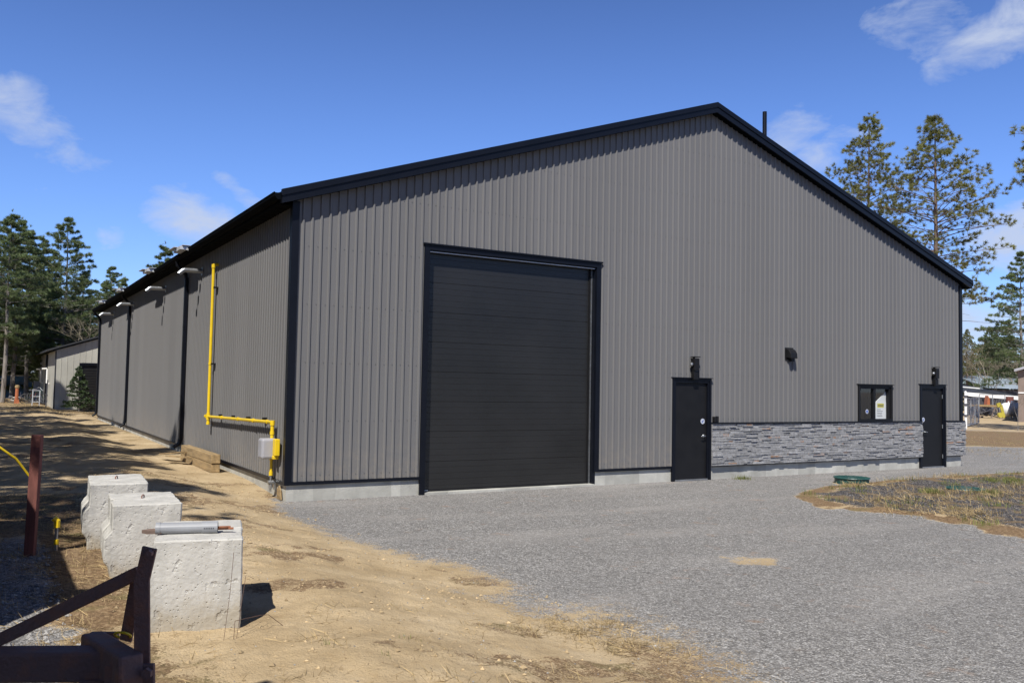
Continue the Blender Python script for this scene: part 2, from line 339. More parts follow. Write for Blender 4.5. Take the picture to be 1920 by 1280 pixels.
grav = np.clip(.5+ed*np.interp(Y, [-9, -2, 0], [.55, 1.1, 2.2]), 0, 1)
mixzone = sst(-1.5, .2, ed)*sst(-3.5, -7.5, Y)*.62*sst(.35, .6, fbm(X, Y, 1.7, 4, 31)); grav = np.maximum(grav, mixzone)
grav = np.where(Y > .4, np.where(X > 10, 1, 0), grav)
isl = (((X-3.28)*.86-(Y+6.75)*.5)/.36)**2+(((X-3.28)*.5+(Y+6.75)*.86)/.28)**2
grav = grav*(1-.68*sst(2.0, .0, isl+(fbm(X, Y, 5, 4, 8)-.5)*3.2))
# grey gravel pile in the left foreground
gl = sst(-3.55, -3.85, X+(fbm(X, Y, 2, 3, 44)-.5)*.4)*sst(-3.2, -4.2, Y+(fbm(X, Y, 2, 3, 45)-.5)*.8)*sst(-9.6, -9.0, Y); grav = np.maximum(grav, gl)
bd = inpoly_dist(X, Y, BED)+(fbm(X, Y, 2.2, 4, 61)-.5)*.5
bed = sst(.35, .85, bd)
bedge = sst(.08, .25, bd)*(1-bed)
far_road = sst(.5, 2, (X*.6-Y))  # unused blend guard
# beyond the right end: gravel, brown verge, pale sandy yard
dist = (X+4.16)*.514+(Y+13.88)*.857
yard = np.where(X > 20, sst(44, 48, dist+(fbm(X, Y, .25, 3, 71)-.5)*5), 0)
verge = np.where(X > 20, sst(30.5, 33, dist+(fbm(X, Y, .4, 4, 72)-.5)*3), 0)*(1-yard)
grav = np.where(X > 20, grav*(1-np.maximum(yard, verge)), grav)
grav = grav*(1-bed)*(1-bedge)
lit = np.zeros_like(X)
lit = np.maximum(lit, .75*sst(.50, .66, fbm(X, Y, .7, 5, 81))*sst(-8.0, -9.4, Y-X*.35)*(X < 1.5))
lit = np.maximum(lit, .9*sst(-2.7, -3.3, X+(fbm(X, Y, 1.3, 4, 83)-.5)*1.3)*(Y < 0)*(1-gl))
lit = np.maximum(lit, .55*sst(.56, .66, fbm(X, Y, 1.6, 5, 82))*(X < 1))
lit = np.maximum(lit, .7*sst(28, 38, Y)*sst(.35, .55, fbm(X, Y, .5, 4, 84))*(X < 12))
lit = np.maximum(lit, verge*.75); lit = np.where(Y > 48, np.where(X < 12, .95, lit), lit)
lit = np.maximum(lit, bedge*.95*sst(.12, .3, fbm(X, Y, 2.1, 3, 88)))
grass = sst(.52, .62, fbm(X, Y, 1.3, 4, 91))*bed
ca = me.color_attributes.new('mask', 'FLOAT_COLOR', 'POINT')
ca.data.foreach_set('color', np.stack([grav, bed, lit, grass], -1).astype(np.float32).ravel())

def ground_mat():
    m = bpy.data.materials.new('ground_surface'); m.use_nodes = True; n = m.node_tree.nodes; l = m.node_tree.links; b = n['Principled BSDF']
    b.inputs['Roughness'].default_value = .95; b.inputs['Specular IOR Level'].default_value = .2
    t = n.new('ShaderNodeTexCoord').outputs['Object']
    at = n.new('ShaderNodeAttribute'); at.attribute_name = 'mask'; sp = n.new('ShaderNodeSeparateColor'); l.new(at.outputs['Color'], sp.inputs[0])
    def noise(s, d=6, r=.6, st=None):
        x = n.new('ShaderNodeTexNoise'); x.inputs['Scale'].default_value = s; x.inputs['Detail'].default_value = d; x.inputs['Roughness'].default_value = r
        if st:
            mp = n.new('ShaderNodeMapping'); mp.inputs['Scale'].default_value = st; l.new(t, mp.inputs[0]); l.new(mp.outputs[0], x.inputs[0])
        else: l.new(t, x.inputs[0])
        return x.outputs[0]
    def ramp(v, stops):
        x = n.new('ShaderNodeValToRGB'); e = x.color_ramp.elements
        while len(e) < len(stops): e.new(.5)
        for k, (p, c) in enumerate(stops): e[k].position = p; e[k].color = (*c, 1)
        l.new(v, x.inputs[0]); return x.outputs[0]
    def mix(f, a, c, bt='MIX'):
        x = n.new('ShaderNodeMix'); x.data_type = 'RGBA'; x.blend_type = bt
        if isinstance(f, float): x.inputs[0].default_value = f
        else: l.new(f, x.inputs[0])
        for k, v in ((6, a), (7, c)):
            if isinstance(v, tuple): x.inputs[k].default_value = (*v, 1)
            else: l.new(v, x.inputs[k])
        return x.outputs[2]
    def ma(op, a, c=None):
        x = n.new('ShaderNodeMath'); x.operation = op
        for k, v in enumerate((a, c)):
            if v is None: continue
            if isinstance(v, (int, float)): x.inputs[k].default_value = v
            else: l.new(v, x.inputs[k])
        return x.outputs[0]
    def mr(v, a, b_, c=0, d=1):
        x = n.new('ShaderNodeMapRange'); x.inputs[1].default_value = a; x.inputs[2].default_value = b_; x.inputs[3].default_value = c; x.inputs[4].default_value = d; l.new(v, x.inputs[0]); return x.outputs[0]
    # sand
    sand = ramp(noise(1.3, 8, .65), [(.3, (.33, .245, .14)), (.5, (.43, .33, .20)), (.7, (.53, .42, .27))])
    sand = mix(mr(noise(95, 3, .7), .56, .72), sand, (.19, .13, .075))
    sand = mix(mr(noise(9, 5, .7), .56, .74, 0, .55), sand, (.27, .185, .095))
    # gravel
    vo = n.new('ShaderNodeTexVoronoi'); vo.inputs['Scale'].default_value = 72; l.new(t, vo.inputs[0])
    vs_ = n.new('ShaderNodeSeparateColor'); l.new(vo.outputs['Color'], vs_.inputs[0])
    vb = n.new('ShaderNodeTexVoronoi'); vb.inputs['Scale'].default_value = 30; l.new(t, vb.inputs[0])
    vbs = n.new('ShaderNodeSeparateColor'); l.new(vb.outputs['Color'], vbs.inputs[0])
    g1 = ramp(vs_.outputs[0], [(0, (.09, .086, .082)), (.3, (.185, .178, .170)), (.7, (.33, .32, .306)), (.96, (.66, .65, .63))])
    g2 = ramp(vbs.outputs[1], [(0, (.12, .115, .11)), (.5, (.25, .242, .234)), (.9, (.38, .365, .35)), (1, (.62, .61, .60))])
    gv = mix(.40, g1, g2)
    gv = mix(mr(vo.outputs[0], .3, .7, 0, .35), gv, (.09, .086, .082))
    gv = mix(mr(noise(.55, 6, .6), .35, .7, 0, .30), gv, (.20, .193, .186))
    gv = mix(mr(noise(1.0, 5, .6, (.22, .9, 1)), .50, .68, 0, .45), gv, (.37, .35, .33))
    gv = mix(mr(noise(2.6, 6, .65), .60, .72, 0, .5), gv, (.34, .21, .13))
    # mulch / dark crushed stone in the bed
    bdc = ramp(vs_.outputs[1], [(0, (.015, .014, .015)), (.5, (.05, .047, .047)), (.8, (.11, .10, .10)), (1, (.34, .32, .30))])
    bdc = mix(mr(noise(2.2, 5, .65), .50, .62, 0, .75), bdc, (.20, .14, .075))
    # litter: brown needles, dead grass
    lc = ramp(noise(26, 5, .75), [(.3, (.07, .045, .028)), (.5, (.19, .125, .07)), (.7, (.34, .25, .15))])
    lc = mix(mr(noise(1.8, 4, .6), .52, .68, 0, .7), lc, (.17, .16, .065))
    fine = noise(6, 8, .75); fine2 = noise(55, 3, .7); jit = ma('MULTIPLY', ma('SUBTRACT', ma('ADD', fine, fine2), 1.0), 1.35)
    def edge_(ch): return mr(ma('ADD', ch, jit), .42, .58)
    c = mix(edge_(sp.outputs[2]), sand, lc)
    c = mix(edge_(sp.outputs[0]), c, gv)
    c = mix(edge_(sp.outputs[1]), c, bdc)
    l.new(c, b.inputs['Base Color'])
    hgt = ma('ADD', ma('MULTIPLY', ma('SUBTRACT', 1.0, vo.outputs[0]), mr(sp.outputs[0], 0, 1, .25, 1.0)), ma('ADD', ma('MULTIPLY', noise(22, 6, .7), 1.1), ma('MULTIPLY', noise(7, 4, .6), 1.6)))
    bp = n.new('ShaderNodeBump'); bp.inputs['Strength'].default_value = .85; bp.inputs['Distance'].default_value = .016; l.new(hgt, bp.inputs['Height'])
    l.new(bp.outputs[0], b.inputs['Normal']); return m
me.materials.append(ground_mat())
gobj = bpy.data.objects.new('ground', me); col.objects.link(gobj); tag(gobj, kind='structure')

# ================================================================ main workshop building
random.seed(4)
BW, BL, ZS, ZST = 18.288, 27.9, .30, 1.19
RZ = 8.12; OV = .19; SL = (RZ-4.965)/(BW/2+.27)
def roof_top(x): return RZ - SL*abs(x-BW/2)
def wall_top(x): return roof_top(x) - .20
bld = empty('workshop_building', (0, 0, 0), 'large grey ribbed metal workshop with black gable trim and stone skirt', 'building')
PITCH = .1524
def ribs(x0, x1, off=0):
    out = []; k = math.floor((x0-off)/PITCH)
    while off+k*PITCH < x1:
        b = off+k*PITCH
        for dx, h in ((.0, 0), (.104, 0), (.118, .024), (.142, .024), (.148, 0)):
            if x0 < b+dx < x1: out.append((b+dx, h, k))
        k += 1
    def hat(x):
        q = (x-off) % PITCH
        if q < .104: return 0
        if q < .118: return .024*(q-.104)/.014
        if q < .142: return .024
        return max(0, .024*(.148-q)/.006)
    out = [(x0, hat(x0), 0)]+out+[(x1, hat(x1), 0)]
    return out, hat
def siding(mb, x0, x1, zb, zt, openings, P, off=0):
    # P(x, h, z) -> world point; zb(x), zt(x) functions
    bs, hat = ribs(x0, x1, off); xs = {round(b[0], 4): b[1] for b in bs}
    for (a, b, c, d) in openings:
        for e in (a, b):
            if x0 < e < x1: xs[round(e, 4)] = hat(e)
    for e in (BW/2,):
        if x0 < e < x1: xs[round(e, 4)] = hat(e)
    X_ = sorted(xs)
    prev = None
    for p, q in zip(X_, X_[1:]):
        mid = (p+q)/2
        if q-p < 1e-4: continue
        spans = [(zb(mid), None)]
        iv = []; lo_ = zb(mid)
        ops = sorted([o for o in openings if o[0] <= mid <= o[1]], key=lambda o: o[2])
        for o in ops:
            if o[2] > lo_: iv.append((lo_, o[2], False))
            lo_ = max(lo_, o[3])
        iv.append((lo_, None, True))
        t = .5+.5*math.sin(math.floor(mid/(PITCH*6))*2.7)
        for (a, b, top) in iv:
            zp = zt(p) if top else b; zq = zt(q) if top else b
            if min(zp, zq) <= a: continue
            mb.quad(P(p, xs[p], a), P(q, xs[q], a), P(q, xs[q], zq), P(p, xs[p], zp), t=t)
# openings on the facade: x0, x1, z0, z1
OPB = (2.44, 6.09, 0, 4.29); OPD1 = (8.13, 9.12, 0, 2.10); OPD2 = (16.50, 17.50, 0, 2.10); OPW = (14.06, 15.27, 1.15, 2.06)
mb = MB()
siding(mb, .0, BW, lambda x: ZS if x < 9.14 else ZST, wall_top, [OPB, OPD1, OPD2, OPW], lambda x, h, z: (x, -h, z), off=.03)
fs = mb.build('wall_siding', M['siding'], bld); fs['label'] = 'gable end wall of grey ribbed siding'
mb = MB(); siding(mb, .0, BL, lambda x: ZS, lambda x: 4.80, [], lambda y, h, z: (-h*.62, y, z), off=.05)
ss = mb.build('wall_siding', M['siding'], bld); ss['label'] = 'long left side wall of grey ribbed siding'
mb = MB(); siding(mb, .0, BL, lambda x: ZS, lambda x: 4.80, [], lambda y, h, z: (BW+h, y, z)); mb.build('wall_siding', M['siding'], bld)
mb = MB(); siding(mb, .0, BW, lambda x: ZS, wall_top, [], lambda x, h, z: (x, BL+h, z)); mb.build('wall_siding', M['siding'], bld)
# girt screws, one mesh
mb = MB()
k = 0
while .03+k*PITCH+.05 < BW:
    x = .03+k*PITCH+.075; k += 1
    for z in (.42, 1.30, 2.25, 3.2, 4.15, 5.1, 6.05, 7.0):
        if z > wall_top(x)-.1 or any(o[0]-.1 < x < o[1]+.1 and z < o[3]+.15 for o in (OPB, OPD1, OPD2, OPW)) or (x > 9.1 and z < 1.25): continue
        mb.box(x-.005, -.009, z-.005, x+.005, -.001, z+.005)
k = 0
while .05+k*PITCH+.05 < 14:
    y = .05+k*PITCH+.09; k += 1
    for z in (1.30, 2.25, 3.2, 4.15): mb.box(-.006, y-.003, z-.003, -.001, y+.003, z+.003)
mb.build('siding_screws', M['siding'], bld)
# foundation
mb = MB()
def fbox(x0, x1, zt=.285): mb.box(x0, .012, -.4, x1, .25, zt)
fbox(0.012, OPB[0]); fbox(OPB[1], OPD1[0]); fbox(OPD1[1], OPD2[0]); fbox(OPD2[1], BW-.012)
mb.box(.012, .25, -.4, .25, BL-.012, .285); mb.box(BW-.25, .25, -.4, BW-.012, BL-.012, .285); mb.box(.25, BL-.25, -.4, BW-.25, BL-.012, .285)
mb.build('foundation', M['concrete'], bld)
mb = MB(); mb.box(OPB[0], -.06, -.3, OPB[1], .25, .035); mb.build('door_sill', M['concrete'], bld)
for o_ in (OPD1, OPD2): mb = MB(); mb.box(o_[0], -.01, -.3, o_[1], .25, .0); mb.build('door_sill', M['concrete'], bld)
# base flashing
mb = MB()
for a, b in ((-.03, OPB[0]-.06), (OPB[1]+.06, OPD1[0]-.05)): mb.box(a, -.032, ZS-.035, b, .01, ZS+.018)
mb.box(-.032, -.03, ZS-.035, .01, BL, ZS+.018)
mb.build('base_flashing', M['black'], bld)
mb = MB(); mb.box(OPD1[1]+.05, -.105, ZST, OPW[0]-.05, .0, ZST+.025); mb.box(OPW[0]-.05, -.107, ZST-.005, OPW[1]+.05, 0, ZST+.022)
mb.box(OPW[1]+.05, -.105, ZST, OPD2[0]-.05, 0, ZST+.025); mb.build('stone_ledge', M['black'], bld)
mb = MB(); mb.box(OPD2[1]+.05, -.105, ZST, BW+.02, 0, ZST+.025); mb.build('stone_ledge', M['black'], bld)
# corner trims
for (x, sx, y, sy) in ((0, -1, 0, -1), (BW, 1, 0, -1)):
    mb = MB()
    xa, xb = (x-.034, x+.085) if sx < 0 else (x-.085, x+.034)
    ztop = wall_top(x)+.0
    zb_ = ZS+.018 if sx < 0 else ZST+.025
    mb.box(xa, -.034, zb_, xb, -.0195 if False else .0, ztop)
    mb.box((x-.034) if sx < 0 else x, 0, zb_, x if sx < 0 else x+.034, .085, ztop)
    mb.build('corner_trim', M['black'], bld)
# roof slab
mb = MB()
xe = .25
zl = roof_top(-xe)
yb = BL+OV
prof = [(-xe, zl), (BW/2, RZ), (BW+xe, zl)]
y0, y1 = -OV+.03, yb-.03
for (xa, za), (xb, zb2) in zip(prof, prof[1:]):
    mb.quad((xa, y0, za-.012), (xb, y0, zb2-.012), (xb, y1, zb2-.012), (xa, y1, za-.012))
    mb.quad((xa, y1, za-.05), (xb, y1, zb2-.05), (xb, y0, zb2-.05), (xa, y0, za-.05))
# standing ribs of the roof sheet
k = 0
while k*.3 < BL:
    y = .1+k*.3; k += 1
    for (xa, za), (xb, zb2) in zip(prof, prof[1:]): mb.bar((xa, y, za-.004), (xb, y, zb2-.004), .03, .018)
mb.build('roof', M['black'], bld)
# rake fascia, two steps
for yy, s_ in ((-OV, 1), (yb, -1)):
    mb = MB()
    for (xa, za), (xb, zb2) in zip(prof, prof[1:]):
        mb.prism([(xa, yy, za-.21), (xb, yy, zb2-.21), (xb, yy, zb2-.085), (xa, yy, za-.085)], None, (0, .03*s_, 0))
        mb.prism([(xa-(.012 if xa < 0 else 0), yy-.018*s_, za-.092), (xb+(.012 if xb > 12 else 0), yy-.018*s_, zb2-.092), (xb+(.012 if xb > 12 else 0), yy-.018*s_, zb2+.012), (xa-(.012 if xa < 0 else 0), yy-.018*s_, za+.012)], None, (0, .06*s_, 0))
    mb.build('rake_fascia', M['black'], bld)
mb = MB()
for (xa, za), (xb, zb2) in zip(prof, prof[1:]):
    mb.quad((xa, -OV+.03, za-.195), (xa, .02, za-.195), (xb, .02, zb2-.195), (xb, -OV+.03, zb2-.195))
for sx in (-1, 1):
    xa, xb = (-xe, .02) if sx < 0 else (BW-.02, BW+xe)
    mb.box(xa, .0, zl-.20, xb, BL, zl-.185)
    k = 0
    while k*.3 < BL: mb.box(xa, .05+k*.3, zl-.206, xb, .06+k*.3, zl-.2005); k += 1
mb.build('soffit', M['soffit'], bld)
for xa in (-xe-.012, BW+xe): mb = MB(); mb.box(xa, -OV+.03, zl-.205, xa+.012, yb-.03, zl-.02); mb.build('eave_fascia', M['soffit'], bld)
def gutter(xi, s_):
    mb = MB(); y0_, y1_ = -.15, BL+.1; zt0, dz = zl-.045, -.07
    pr = [(0, 0), (0, -.105), (.055, -.105), (.098, -.05), (.105, 0)]
    P0 = [(xi+s_*a, y0_, zt0+b) for a, b in pr]; P1 = [(xi+s_*a, y1_, zt0+dz+b) for a, b in pr]
    for i in range(4): mb.quad(P0[i], P0[i+1], P1[i+1], P1[i])
    mb.quad(*P0); mb.quad(*P1)
    mb.bar((xi+s_*.105, y0_, zt0+.004), (xi+s_*.105, y1_, zt0+dz+.004), .014, .014)
    return mb.build('gutter', M['soffit'], bld)
g = gutter(-xe-.013, -1); gutter(BW+xe+.013, 1)
# downspouts down the long side
for y in (8.55, 18.55, 27.72):
    mb = MB(); w = .05
    xs_ = -.062
    mb.box(xs_-.04, y-.055, ZS+.16, xs_+.035, y+.055, 4.42)
    mb.tube([(xs_, y, 4.40), (xs_-.02, y, 4.50), (xs_-.22, y, 4.70), (xs_-.24, y, zl-.14-y*.0025)], .045, 8)
    mb.tube([(xs_, y, ZS+.18), (xs_-.03, y, ZS+.06), (xs_-.16, y, ZS-.02)], .048, 8)
    for z in (1.5, 3.2): mb.box(xs_-.044, y-.075, z, xs_-.036, y+.075, z+.03)
    mb.build('downspout', M['black'], bld)
# heat shields over the eave, above the exhausts
EXY = [6.95, 11.72, 17.9, 23.3]
for y in EXY:
    y = y+.5; z = zl-.045-.0025*y
    mb = MB()
    mb.bar((-.30, y-.55, z+.075), (-.30, y+.50, z+.075), .36, .012, t=.5)
    mb.bar((-.42, y-.50, z+.02), (-.42, y+.30, z+.02), .20, .08)
    mb.bar((-.40, y-.62, z-.02), (-.20, y-.62, z-.06), .05, .05)
    mb.bar((-.43, y-.10, z+.075), (-.43, y+.70, z+.092), .30, .014)
    o = mb.build('heat_shield', M['alu'], bld); o['label'] = 'pale metal shield plate fixed over the gutter edge'

# ---- stacked ledge stone skirt
random.seed(11)
mbs = MB(); mbw = mbs
def ledge(x0, x1, ragl=False):
    z = ZS-.005
    while z < ZST-.012:
        h = min(random.choice((.028, .035, .042, .05, .06)), ZST-z)
        if ZST-(z+h) < .018: h = ZST-z
        x = x0+random.uniform(-.03, .0)*(1 if ragl else 0)
        while x < x1-.01:
            w = random.uniform(.08, .38); e = min(x+w, x1)
            if x1-e < .05: e = x1
            d = random.uniform(.065, .092); tt = random.random()
            m_ = mbs; tt = 1.0 if random.random() < .06 else tt*.9
            g_ = .0025
            if h > .045 and random.random() < .35:
                hh = h*random.uniform(.4, .6)
                m_.box(x+g_, -d, z+g_, e-g_, .0, z+hh-g_, t=tt, jit=.002); mbs.box(x+g_, -random.uniform(.05, .1), z+hh+g_, e-g_, 0, z+h-g_, t=random.random(), jit=.002)
            else: m_.box(x+g_, -d, z+g_, e-g_, .0, z+h-g_, t=tt, jit=.0025)
            x = e
        z += h
ledge(OPD1[1]+.055, OPD2[0]-.0); ledge(OPD2[1]+.055, BW+.085)
# return on the right end
z = ZS
while z < ZST-.02:
    h = min(random.uniform(.03, .06), ZST-z); mbs.box(BW-.02, 0, z+.002, BW+random.uniform(.05, .1), .45, z+h-.002, t=random.random(), jit=.002); z += h
stv = mbs.build('stone_veneer', M['stone'], bld)
mb = MB(); mb.box(OPD1[1]+.05, -.045, ZS-.03, OPD2[0]-.05, .01, ZST); mb.box(OPD2[1]+.05, -.045, ZS-.03, BW-.003, .01, ZST)
mb.build('stone_backing', M['ink'], stv)

# ---- big overhead door
od = MB()
D = .12
od.box(OPB[0]-.10, -.036, .0+ZS-.30, OPB[0]+.0, 0, OPB[3]+.09)
od.box(OPB[1], -.036, ZS-.03, OPB[1]+.10, 0, OPB[3]+.09)
od.box(OPB[0]+0, -.036, OPB[3], OPB[1], 0, OPB[3]+.09)
od.box(OPB[0]-.13, -.065, OPB[3]+.09, OPB[1]+.13, 0, OPB[3]+.115)
od.box(OPB[0]-.04, .0, -.02, OPB[0]+.012, .30, OPB[3]); od.box(OPB[1]-.012, .0, -.02, OPB[1]+.04, .30, OPB[3]); od.box(OPB[0]+.012, .0, OPB[3]-.02, OPB[1]-.012, .30, OPB[3]+.03)
ovd = MB()
z = .035; nsec = 8; sh = (OPB[3]-.02-.035)/nsec
for i in range(nsec):
    a = .035+i*sh; k_ = 5
    for j in range(k_):
        b0 = a+j*sh/k_; b1 = a+(j+1)*sh/k_
        gap = .009 if j == k_-1 else .004
        ovd.quad((OPB[0]+.012, D, b0), (OPB[1]-.085, D, b0), (OPB[1]-.085, D, b1-gap), (OPB[0]+.012, D, b1-gap), t=random.random())
        ovd.quad((OPB[0]+.012, D, b1-gap), (OPB[1]-.085, D, b1-gap), (OPB[1]-.085, D+gap*.7, b1-gap*.5), (OPB[0]+.012, D+gap*.7, b1-gap*.5))
        ovd.quad((OPB[0]+.012, D+gap*.7, b1-gap*.5), (OPB[1]-.085, D+gap*.7, b1-gap*.5), (OPB[1]-.085, D, b1), (OPB[0]+.012, D, b1))
obd = ovd.build('overhead_door', M['door'], bld)
od.build('door_frame', M['black'], obd)
t_ = MB(); t_.box(OPB[1]-.05, D-.03, .035, OPB[1]-.02, D+.03, OPB[3]-.03); t_.build('door_track', M['galv'], obd)
t_ = MB(); t_.box(OPB[1]-.085, D-.02, .035, OPB[1]-.052, D+.0, OPB[3]-.03); t_.box(OPB[0]+.013, D-.008, .036, OPB[1]-.086, D+.0-.001, .075); t_.build('weather_strip', M['blackflat'], obd)
t_ = MB(); t_.box(OPB[0]+.02, .004, OPB[3]-.034, OPB[1]-.02, .03, OPB[3]-.0205); t_.build('head_seal', M['alu'], obd)
t_ = MB(); t_.box(OPB[0]+.05, D-.012, .05, OPB[0]+.13, D-.009, .066); t_.build('maker_plate', M['alu'], obd)

# ---- entrance doors
def man_door(o, hinge_right):
    x0, x1 = o[0], o[1]
    d = MB(); d.box(x0+.045, .012, .03, x1-.045, .055, o[3]-.045); dr = d.build('entrance_door', M['blackflat'], bld)
    f = MB(); f.box(x0-.05, -.045, .0, x0, 0, o[3]); f.box(x1, -.045, .0, x1+.05, 0, o[3]); f.box(x0-.05, -.045, o[3], x1+.05, 0, o[3]+.05); f.box(x0-.07, -.075, o[3]+.05, x1+.07, 0, o[3]+.065)
    f.box(x0, -.03, .0, x0+.045, .12, o[3]); f.box(x1-.045, -.03, 0, x1, .12, o[3]); f.box(x0+.045, -.03, o[3]-.045, x1-.045, .12, o[3]); f.box(x0+.045, .055, .0, x1-.045, .12, .03)
    f.build('door_frame', M['black'], dr)
    t = MB(); t.box(x0+.04, -.04, .003, x1-.04, .03, .028); t.build('threshold', M['galv'], dr)
    hx = x1-.045-.075 if not hinge_right else x0+.045+.075; s_ = -1 if not hinge_right else 1
    h = MB(); h.tube([(hx, .012, .93), (hx, .004, .93)], .034, 16); h.tube([(hx, .01, .93), (hx, -.05, .93)], .012, 8); h.tube([(hx, -.05, .93), (hx+s_*.10, -.055, .925), (hx+s_*.12, -.045, .92)], .010, 8)
    h.build('door_handle', M['galv'], dr, smooth=True)
    s = MB(); s.tube([(hx+s_*.03, .012, 1.24), (hx+s_*.03, .009, 1.24)], .058, 20); st = s.build('round_sticker', M['sticker'], dr)
    s = MB(); cx_ = hx+s_*.03; s.quad((cx_-.03, .0065, 1.215), (cx_-.008, .0065, 1.21), (cx_+.034, .0065, 1.268), (cx_+.012, .0065, 1.27)); s.quad((cx_-.03, .0065, 1.235), (cx_-.02, .0065, 1.25), (cx_+.0, .0065, 1.25), (cx_-.01, .0065, 1.235)); s.build('sticker_mark', M['stickerblue'], st)
    if hinge_right:
        for z in (.28, 1.06, 1.84):
            q = MB(); q.tube([(x1-.05, -.002, z-.05), (x1-.05, -.002, z+.05)], .012, 8); q.build('hinge', M['galv'], dr)
    return dr
man_door(OPD1, False); man_door(OPD2, True)
# ---- window
x0, x1, z0, z1 = OPW
w = MB(); w.box(x0-.05, -.05, ZST+.022, x0+.0, 0, z1+.05); w.box(x1, -.05, ZST+.022, x1+.05, 0, z1+.05); w.box(x0, -.05, z1, x1, 0, z1+.05); w.box(x0-.07, -.08, z1+.05, x1+.07, 0, z1+.065)
w.box(x0, -.05, ZST+.022, x1, .09, ZST+.075)
w.box(x0, -.02, ZST+.075, x0+.055, .09, z1); w.box(x1-.055, -.02, ZST+.075, x1, .09, z1); w.box(x0+.055, -.02, z1-.05, x1-.055, .09, z1); xm = (x0+x1)/2+.0
w.box(xm-.045, -.01, ZST+.075, xm+.03, .09, z1-.05)
wf = w.build('window', M['blackflat'], bld)
g = MB(); g.quad((x0+.055, .03, ZST+.075), (xm-.045, .03, ZST+.075), (xm-.045, .03, z1-.05), (x0+.055, .03, z1-.05)); g.build('pane', M['glass'], wf)
g = MB(); g.quad((xm+.03, .04, ZST+.075), (x1-.055, .04, ZST+.075), (x1-.055, .04, z1-.05), (xm+.03, .04, z1-.05)); g.build('pane', M['glass'], wf)
i_ = MB(); i_.quad((x0, 1.6, .6), (x1+.6, 1.6, .6), (x1+.6, 1.6, 2.4), (x0, 1.6, 2.4)); i_.quad((x0-.2, .1, .6), (x0-.2, 1.6, .6), (x0-.2, 1.6, 2.4), (x0-.2, .1, 2.4)); i_.quad((x0-.2, .1, .9), (x1+.6, .1, .9), (x1+.6, 1.6, .9), (x0-.2, 1.6, .9)); i_.quad((x0-.2, .1, 2.4), (x1+.6, .1, 2.4), (x1+.6, 1.6, 2.4), (x0-.2, 1.6, 2.4))
i_.build('room_wall', M['interior'], wf)
i_ = MB(); i_.prism([(xm+.06, .075, ZST+.06), (x1-.05, .075, ZST+.06), (x1-.05, .075, z1-.12), (x1-.09, .075, z1-.14), (xm+.17, .075, ZST+.50), (xm+.14, .075, ZST+.50)], None, (0, .02, 0)); i_.build('white_board', M['white'], wf)  # white shape whose slanted edge stands in for sunlight on the reveal
i_ = MB(); i_.box(x0+.30, .8, 1.62, x0+.36, .84, 1.95); i_.box(x0+.06, .5, 1.15, x0+.5, .7, 1.62, t=0); i_.build('interior_cabinet', M['interior'], wf)
n_ = MB(); n_.prism([(xm+.10, .06, ZST+.08), (x1-.07, .06, ZST+.08), (x1-.07, .06, ZST+.50), (xm+.17, .06, ZST+.50)], None, (0, .004, 0)); nt_ = n_.build('paper_notice', M['paper'], wf)
n_ = MB(); n_.quad((xm+.19, .058, ZST+.36), (x1-.16, .058, ZST+.36), (x1-.16, .058, ZST+.46), (xm+.19, .058, ZST+.46)); n_.build('notice_header', M['signyellow'], nt_)
n_ = MB()
for q, wd in enumerate((.14, .22, .20, .20, .21)): n_.quad((xm+.18, .058, ZST+.305-q*.042), (xm+.18+wd, .058, ZST+.305-q*.042), (xm+.18+wd, .058, ZST+.315-q*.042), (xm+.18, .058, ZST+.315-q*.042))
n_.quad((xm+.20, .0575, ZST+.395), (x1-.17, .0575, ZST+.395), (x1-.17, .0575, ZST+.42), (xm+.20, .0575, ZST+.42)); n_.build('notice_lines', M['ink'], nt_)
s = MB(); s.tube([(x0+.36, .029, ZST+.26), (x0+.36, .026, ZST+.26)], .055, 20); st = s.build('round_sticker', M['sticker'], wf)
s = MB(); s.tube([(x0+.36, .0258, ZST+.26), (x0+.36, .0245, ZST+.26)], .035, 16); s.build('sticker_mark', M['stickerblue'], st)
# ---- roof vent pipe
v = MB(); v.tube([(13.0, 2.05, 6.4), (13.0, 2.05, 9.2)], .055, 14); v.build('vent_pipe', M['black'], bld, smooth=False)
# ---- outlet box by the first door
v = MB(); v.box(9.235, -.075, 1.22, 9.29, -.0, 1.34); v.box(9.31, -.075, 1.22, 9.36, 0, 1.35); v.build('outlet_box', M['blackflat'], bld, bevel=.006)

# ---- wall lights (own things)
def wall_light(x, z, label):
    e = empty('wall_light', (x, -.02, z), label, 'wall light', 'black lights above the entrance doors')
    b = MB(); b.box(-.085, -.15, -.10, .085, .0, .20); b.build('lamp_housing', M['blackflat'], e, bevel=.008)
    b = MB(); b.box(-.10, -.17, .225, .10, .0, .245); b.box(-.02, -.05, .2, .02, 0, .225); b.build('lamp_cap', M['blackflat'], e)
    b = MB(); b.box(-.075, -.12, -.32, .085, .0, -.115); b.build('lamp_base', M['blackflat'], e, bevel=.006)
    b = MB(); b.tube([(-.085, -.08, .05), (-.14, -.09, .05)], .055, 12); hd = b.build('lamp_head', M['blackflat'], e)
    b = MB(); b.tube([(-.141, -.09, .05), (-.17, -.10, .05), (-.18, -.10, .05)], [.05, .035, .012], 12); b.build('lens', M['galv'], hd)
    e.scale = (.8, .8, .86)
    return e
wall_light(8.66, 2.40, 'black box light mounted above the left entrance door')
wall_light(17.05, 2.40, 'black box light mounted above the right entrance door beside the window')
